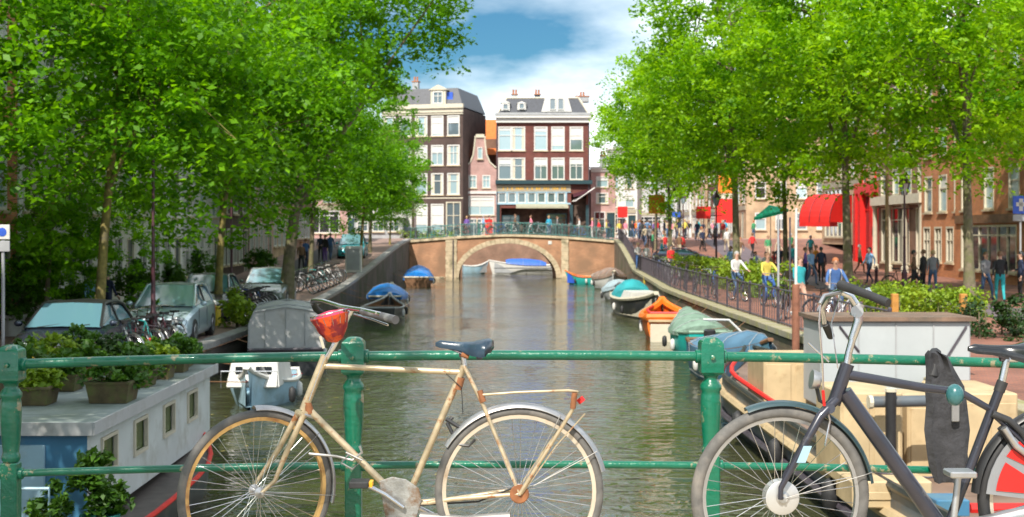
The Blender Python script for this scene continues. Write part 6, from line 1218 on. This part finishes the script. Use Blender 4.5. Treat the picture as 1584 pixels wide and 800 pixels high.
# ---------------------------------------------------------------- cars (front faces -Y)
def car(label, x, y, z, rz, paint, roofm=None, L=4.2, Wd=1.76, H=1.46, kind='hatch'):
    t = thing('parked_car', label, 'car', (x, y, z), rz); hw = Wd/2; roofm = roofm or paint
    prof = [(0, .30, .52, .80), (.10, .20, .66, .90), (.5, .17, .80, .97), (1.05, .17, .90, 1.), (1.6, .17, .96, 1.), (2.4, .17, .97, 1.), (3.3, .17, .98, 1.), (3.9, .20, .97, .97), (4.12, .26, .92, .92), (4.2, .34, .80, .86)]
    rings = []
    for yy, zb, zt, k in prof:
        w = hw*k; yy = yy*L/4.2; rings.append([(-w*.92, yy, zb), (-w, yy, zb+.12), (-w*1.0, yy, (zb+zt)/2), (-w*.985, yy, zt-.08), (-w*.90, yy, zt), (-w*.45, yy, zt+.025), (0, yy, zt+.035), (w*.45, yy, zt+.025), (w*.90, yy, zt), (w*.985, yy, zt-.08), (w, yy, (zb+zt)/2), (w, yy, zb+.12), (w*.92, yy, zb)])
    MB().loft(rings).build('body', paint, t, smooth=35)
    zbl = .955; ys_ = [(1.12, .86, zbl-.03), (1.95, .72, H-.03), (2.35, .70, H), (3.1, .69, H-.02), (3.75 if kind == 'hatch' else 3.5, .66, H-.12), (4.05, .80, zbl)]
    ys_ = [(a*L/4.2, b, c) for a, b, c in ys_]
    base = [(1.12, .88), (1.95, .90), (2.35, .9), (3.1, .9), (3.75, .88), (4.05, .86)]; base = [(a*L/4.2, b) for a, b in base]
    # glass: windshield, side windows, rear window; roof and pillars in paint
    top = lambda i: (ys_[i][0], hw*ys_[i][1], ys_[i][2]); bot = lambda i: (base[i][0], hw*base[i][1], zbl)
    m = MB(); a = top(1); b = bot(0); m.add([(-b[1], b[0], b[2]-.01), (0, b[0]-.1, b[2]+.02), (b[1], b[0], b[2]-.01), (a[1], a[0], a[2]), (0, a[0]-.07, a[2]+.03), (-a[1], a[0], a[2])], [(0, 1, 4, 5), (1, 2, 3, 4)]); m.build('windshield', glassm('car_glass', (.10, .22, .27), .12), t, smooth=60)
    for s_ in (-1, 1):
        m = MB(); P_ = [(s_*(bot(0)[1]+.0), bot(0)[0]+.18, zbl), (s_*bot(4)[1], bot(4)[0]+.05, zbl), (s_*top(4)[1], top(4)[0]-.05, top(4)[2]-.04), (s_*top(1)[1], top(1)[0]+.08, top(1)[2]-.04)]; m.poly(P_); m.build('side_window', MC['car_glass'], t)
        mid = 2.55*L/4.2; MB().tube([(s_*hw*.905, mid, zbl), (s_*hw*.705, mid, H-.03)], .03, 5).build('pillar', M_black, t)
        m = MB(); m.tube([(s_*hw*.87, base[0][0]+.03, zbl-.02), (s_*hw*.725, ys_[1][0], H-.04), (s_*hw*.70, ys_[2][0], H-.015), (s_*hw*.69, ys_[3][0], H-.03), (s_*hw*.68, ys_[4][0], ys_[4][2]-.0), (s_*hw*.84, ys_[5][0], zbl)], .038, 6); m.build('roof_pillar', roofm, t, smooth=50)
        c = (s_*(hw+.1), base[0][0]+.25, zbl+.06); MB().ball(c, .095, 8, .75).build('wing_mirror', paint, t, smooth=60)
    m = MB(); m.loft([[(-hw*.72, ys_[1][0], ys_[1][2]), (0, ys_[1][0]-.07, ys_[1][2]+.035), (hw*.72, ys_[1][0], ys_[1][2])]]+[[(-hw*b, a, c), (0, a, c+.045), (hw*b, a, c)] for a, b, c in ys_[2:5]], closed=False, caps=False); m.build('roof', roofm, t, smooth=60)
    m = MB(); a, b = ys_[4], ys_[5]; m.quad((-hw*a[1], a[0], a[2]), (hw*a[1], a[0], a[2]), (hw*b[1], b[0], b[2]), (-hw*b[1], b[0], b[2])); m.build('rear_window', MC['car_glass'], t)
    Ry = Matrix.Rotation(R(90), 3, 'Y')
    for yy in (.78*L/4.2, 3.35*L/4.2):
        for s_ in (-1, 1):
            w = MB().lathe([(.12, -.10), (.30, -.10), (.325, -.06), (.325, .06), (.30, .10), (.19, .10)], 20, (s_*(hw-.09), yy, .325), M=Ry).build('wheel', M_drub, t, smooth=40)
            MB().lathe([(.01, -.02), (.06, -.02), (.19, -.035), (.21, 0), (.19, .035), (.06, .02), (.01, .02)], 12, (s_*(hw+.005-.02), yy, .325), M=Ry).build('hubcap', M_alu, w, smooth=30)
    for s_ in (-1, 1):
        h = MB().lathe([(.005, .05), (.07, .045), (.115, .02), (.13, -.02)], 14, (s_*hw*.62, .09, .64), M=Matrix.Rotation(R(90), 3, 'X') @ Matrix.Diagonal((1.25, .8, 1))).build('headlight', pm('lamp_glass', (.6, .62, .64), .1, .3), t, smooth=60)
        MB().box(s_*hw*.80-.1, s_*hw*.80+.1, L-.03, L+.012, .6, .82).build('tail_light', M_red, t, bevel=.01)
    m = MB(); m.box(-.42, .42, -.015, .06, .52, .66); g_ = m.build('grille', M_black, t, bevel=.01)
    m = MB()
    for k in range(3): m.box(-.4, .4, -.024, -.012, .545+k*.04, .557+k*.04)
    m.build('grille_bar', M_chrome, g_); MB().box(-.55, .55, -.03, .06, .30, .42).build('bumper', M_black, t, bevel=.02); MB().box(-.26, .26, -.045, -.028, .36, .46).build('number_plate', pm('plate_yellow', (.75, .5, .04), .5), t)
    m = MB(); m.tube([(-.5, 1.06, zbl+.0), (-.05, 1.12, zbl+.06)], .008, 4); m.tube([(.1, 1.06, zbl), (.55, 1.14, zbl+.05)], .008, 4); m.build('wiper', M_black, t)
    for yy in (1.3, 2.45): 
        for s_ in (-1, 1): MB().tube([(s_*(hw*1.003), yy*L/4.2, .35), (s_*(hw*1.0), yy*L/4.2, .9)], .006, 4).build('door_gap', M_black, t)
    return t
P_dark = pm('dark_blue_car_paint', (.025, .035, .06), .25, .3, var=.05, coat=.8); P_silv = pm('pale_blue_silver_paint', (.46, .58, .66), .28, .35, var=.05, coat=.8); P_olive = pm('grey_green_car_paint', (.12, .15, .13), .3, .3, var=.05, coat=.6); P_turq = pm('turquoise_car_paint', (.02, .32, .38), .3, .2, var=.05, coat=.6)
car('dark blue parked car facing us at the left edge', ax(80, 25.6), 25.3, zl(26), .05, P_dark, M_black, H=1.42)
car('pale silver blue parked car behind the bicycles facing us', ax(243, 33), 32.8, zl(33), .04, P_silv, H=1.5)
car('grey green parked car with pale roof beside the bicycle heap', ax(408, 49), 48.6, zl(49), .04, P_olive, pm('pale_car_roof', (.5, .52, .5), .3, coat=.5), H=1.5)
car('turquoise parked car far along the left quay', ax(542, 82), 82, zl(82), .03, P_turq, H=1.6)
car('dark grey car parked just behind the silver blue car', ax(318, 42), 41, zl(41), .05, pm('dark_grey_car', (.06, .06, .07), .3, .3, coat=.6), H=1.5)
car('dark purple grey car parked across the middle of the right street', ax(1108, 84), 84, zr(84), R(82), pm('purple_grey_car', (.10, .085, .13), .3, .3, coat=.6), H=1.3)
# ---------------------------------------------------------------- lamps, signs, parasols
def lamp_post(label, x, y, z, h, mt, lit=False):
    t = thing('street_lamp', label, 'lamp post', (x, y, z)); MB().lathe([(.16, 0), (.16, .12), (.11, .2), (.10, .9), (.11, .95), (.06, 1.05), (.045, 2.2), (.06, 2.25), (.04, 2.3), (.034, h)], 12).build('pole', mt, t, smooth=40)
    MB().tube([(-.3, 0, h-.5), (.3, 0, h-.5)], .02, 6).build('ladder_bar', mt, t); l_ = MB().lathe([(.09, h), (.2, h+.42), (.001, h+.43)], 6).build('lantern', M_glassB, t); MB().lathe([(.25, h+.42), (.2, h+.5), (.08, h+.66), (.02, h+.8)], 6).build('lantern_cap', mt, l_); 
    m = MB()
    for k in range(6): a = k*math.pi/3; m.tube([(.092*math.cos(a), .092*math.sin(a), h), (.205*math.cos(a), .205*math.sin(a), h+.42)], .012, 4)
    m.build('lantern_frame', mt, l_); return t
lamp_post('maroon lamp post standing before the brown shop on the right', ax(1399, 47), 47, zr(47), 3.8, M_maroon)
lamp_post('dark maroon lamp post in front of the silver car', ax(237, 30.5), 30.5, zl(30), 6.8, M_maroon)
lamp_post('dark maroon lamp post between the yellow trunk and the grey green car', ax(358, 50), 50, zl(50), 6.5, M_maroon)
lamp_post('maroon lamp post behind the long hedge on the right', ax(1108, 66), 66, zr(66), 3.8, M_maroon)
lamp_post('slim maroon lamp post far up the right street', ax(1057, 92), 92, zr(92), 3.8, M_maroon)
lamp_post('dark red lamp post at the left end of the far bridge', ax(643, 121.8), 121.8, FZ, 3.6, M_maroon)
t = thing('pole', 'tall thin tan pole between the red shopfront and the brown shop', 'pole', (ax(1372, 56), 56, zr(56))); MB().tube([(0, 0, 0), (0, 0, 9)], [.09, .06], 10).build('shaft', pm('tan_pole', (.40, .25, .14), .6), t, smooth=40)
for px, Y, lb in ((1204, 34, 'slim grey pole left of the mooring pole'), (1222, 40, 'slim dark pole between the teal walker and the mooring pole')):
    t = thing('pole', lb, 'pole', (ax(px, Y), Y, zr(Y))); MB().tube([(0, 0, 0), (0, 0, 2.9)], .03, 8).build('shaft', M_grey if Y < 36 else M_iron, t, smooth=40)
def sign(label, x, y, z, rz, w, h, zc, bm, sub=None, pict=None, polem=M_grey):
    t = thing('street_sign', label, 'sign', (x, y, z), rz); MB().tube([(0, .03, 0), (0, .03, zc+h/2)], .035, 8).build('pole', polem, t, smooth=40)
    b = MB().box(-w/2, w/2, -.03, -.005, zc-h/2, zc+h/2).build('sign_panel', bm, t, bevel=.008)
    if pict: 
        m = MB()
        for a0, a1, c0, c1 in pict: m.box(a0*w, a1*w, -.038, -.032, zc+c0*h, zc+c1*h)
        m.build('pictogram', M_white, b)
    if sub: MB().box(-w/2, w/2, -.03, -.005, zc-h/2-sub-.03, zc-h/2-.03).build('sub_panel', M_grey if sub < .5 else M_lblue, t, bevel=.008)
    return t
sign('blue sign with white pictogram and grey plate at the right picture edge', ax(1579, 44), 44, zr(44), -.05, .55, .62, az(317, 44)-zr(44), M_blue, .22, [(-.12, .12, -.34, .34), (-.3, .3, -.08, .14)])
sign('white sign with blue pictogram at the left picture edge', ax(4, 26), 26, zl(26), .05, .30, .30, az(359, 26)-zl(26), M_white, .22)
t = COL.objects; o = [q_ for q_ in bpy.data.objects if q_.get('label', '') == 'white sign with blue pictogram at the left picture edge'][0]
m = MB(); zc = az(359, 26)-zl(26); m.lathe([(.09, -.04), (.09, -.034)], 14, (0, 0, 0), M=Matrix.Rotation(R(0), 3, 'X')); m.v = [(v[0], v[2], v[1]+zc) for v in m.v]; m.build('pictogram', M_blue, [c for c in o.children if c.name.startswith('sign_panel')][0])
sign('orange board on a thin pole beside the first right bank elm', ax(1016, 78), 78, zr(78), 0, 1.0, 1.15, az(316, 78)-zr(78), pm('orange_board', (.62, .19, .02), .6, var=.15), polem=M_iron)
sign('red square sign above the crowd at the right end of the bridge', ax(963, 118), 118, FZ, 0, .9, 1.0, az(328, 118)-FZ, M_red, polem=M_iron)
sign('red panel with blue disc on the right street', ax(1088, 104), 104, zr(104), 0, 1.2, 1.0, az(329, 104)-zr(104), M_red, polem=M_iron)
sign('small blue sign far up the right street', ax(1046, 110), 110, FZ, 0, .7, .45, az(332, 110)-FZ, M_blue, polem=M_iron)
t = thing('hoarding', 'red and orange hoarding at the end of the right street', 'hoarding', (ax(1122, 128), 128, FZ)); MB().box(-1.0, 1.0, 0, .1, az(345, 128)-FZ, az(308, 128)-FZ).build('panel', M_red, t, bevel=.01); MB().box(-.7, .7, -.02, -.004, az(299, 128)-FZ, az(270, 128)-FZ).build('panel', pm('bright_orange_panel', (.8, .2, .02), .6), t, label='orange upper panel'); MB().box(-1.1, 1.1, 0, .08, az(307, 128)-FZ, az(300, 128)-FZ).build('panel', M_cream, t, label='cream middle strip')
m = MB(); m.tube([(-.9, .05, 0), (-.9, .05, 5.5)], .05, 6); m.tube([(.9, .05, 0), (.9, .05, 5.5)], .05, 6); m.build('post', M_iron, t)
def parasol(label, x, y, z, h, r, mt, tilt=.15):
    t = thing('parasol', label, 'parasol', (x, y, z)); MB().tube([(0, 0, 0), (0, 0, h+.3)], .025, 6).build('pole', M_white, t); Mt = Matrix.Rotation(tilt, 3, 'Y')
    m = MB(); n_ = 8; top = Mt @ Vector((0, 0, .35)); P_ = [Mt @ Vector((r*math.cos(2*math.pi*k/n_), r*math.sin(2*math.pi*k/n_), -.15)) for k in range(n_)]; Q_ = [v+Vector((0, 0, -.16)) for v in P_]; o_ = Vector((0, 0, h))
    m.add([top+o_]+[v+o_ for v in P_]+[v+o_ for v in Q_], [(0, 1+k, 1+(k+1) % n_) for k in range(n_)]+[(1+k, 1+n_+k, 1+n_+(k+1) % n_, 1+(k+1) % n_) for k in range(n_)]); m.build('canopy', mt, t)
    m = MB()
    for v in P_: m.tube([o_+Vector((0, 0, -.1)), v+o_+Vector((0, 0, -.02))], .012, 4)
    m.build('rib', M_iron, t); return t
parasol('green terrace parasol behind the cyclists on the right', ax(1192, 75), 75, zr(75), az(326, 75)-zr(75), 1.05, pm('emerald_canvas', (.0, .42, .22), .7), -.25)
for px, Y, lb in ((1178, 75.5, 'small round terrace table under the green parasol'), (1205, 78, 'small round terrace table behind the one under the parasol')):
    t = thing('terrace_table', lb, 'table', (ax(px, Y), Y, zr(Y))); MB().lathe([(.35, .72), (.36, .735), (.35, .75)], 14).build('tabletop', M_cream, t); MB().lathe([(.22, 0), (.2, .03), (.03, .05), (.03, .72)], 10).build('leg', M_iron, t)
for k, (px, Y, lb) in enumerate([(1168, 76, 'terrace chair under the person in pale blue'), (1185, 74, 'terrace chair under the person in white'), (1196, 77, 'terrace chair under the person in red')]):
    t = thing('terrace_chair', lb, 'chair', (ax(px, Y), Y, zr(Y)), (.8, -.9, 2.)[k]); MB().box(-.22, .22, -.22, .22, .40, .43).build('seat', M_wood, t); MB().box(-.22, .22, .20, .23, .6, .9).build('backrest', M_wood, t)
    for a in (-.2, .2):
        MB().tube([(a, -.2, 0), (a, -.2, .4)], .015, 5).build('leg', M_iron, t); MB().tube([(a, .21, 0), (a, .22, .9)], .015, 5).build('leg', M_iron, t)
# Amsterdam-style posts along the kerbs
bm = MB().lathe([(.11, 0), (.11, .08), (.075, .14), (.065, .62), (.09, .66), (.095, .70), (.07, .74), (.075, .80), (.03, .9), (.005, .92)], 12).mesh('kerb_post', M_maroon, smooth=50)
wds = ['first', 'second', 'third', 'fourth', 'fifth', 'sixth', 'seventh', 'eighth', 'ninth']
for i in range(7):
    Y = 34+i*6.; tag(link('kerb_post', bm, loc=(-10.0, Y, zl(Y))), wds[i]+' nearest maroon kerb post along the left street', 'bollard', 'maroon posts along the left kerb')
for i in range(7):
    Y = 46+i*6.; tag(link('kerb_post', bm, loc=(xr(Y)+9.8, Y, zr(Y))), wds[i]+' nearest maroon kerb post along the right pavement', 'bollard', 'maroon posts along the right kerb')
for px, Y, lb in ((1384, 35, 'orange wooden stake at the end of the bright green hedge'), (1490, 35, 'orange brown stake at the foot of the dark elm')):
    t = tag(MB().box(-.09, .09, -.09, .09, 0, .75).build('stake', pm('orange_wood', (.42, .20, .04), .7, var=.25), bevel=.02), lb, 'stake'); t.location = (ax(px, Y), Y, zr(Y))
t = thing('planter', 'yellow box at the foot of the yellow lichen trunk', 'planter', (ax(323, 40), 40, zl(40))); MB().box(-.32, .32, -.3, .3, 0, .55).build('box', pm('yellow_paint', (.62, .48, .03), .5), t, bevel=.02); MB().box(-.35, .35, -.33, .33, .552, .60).build('rim', MC['yellow_paint'], t, bevel=.01)
t = thing('utility_box', 'white grey utility cabinet by the bicycle racks on the left', 'cabinet', (ax(547, 72), 72, zl(72))); MB().box(-.45, .45, -.25, .25, 0, 1.5).build('box', M_white, t, bevel=.03); MB().box(-.36, .36, -.27, -.255, .15, 1.35).build('door', M_grey, t, bevel=.01)
t = thing('life_buoy', 'tiny yellow ladder plate on the right quay wall', 'ladder', (xr(70)-.03, 70, .2)); MB().box(-.03, .0, -.25, .25, 0, 1.2).build('plate', pm('signal_yellow', (.7, .5, .03), .5), t)
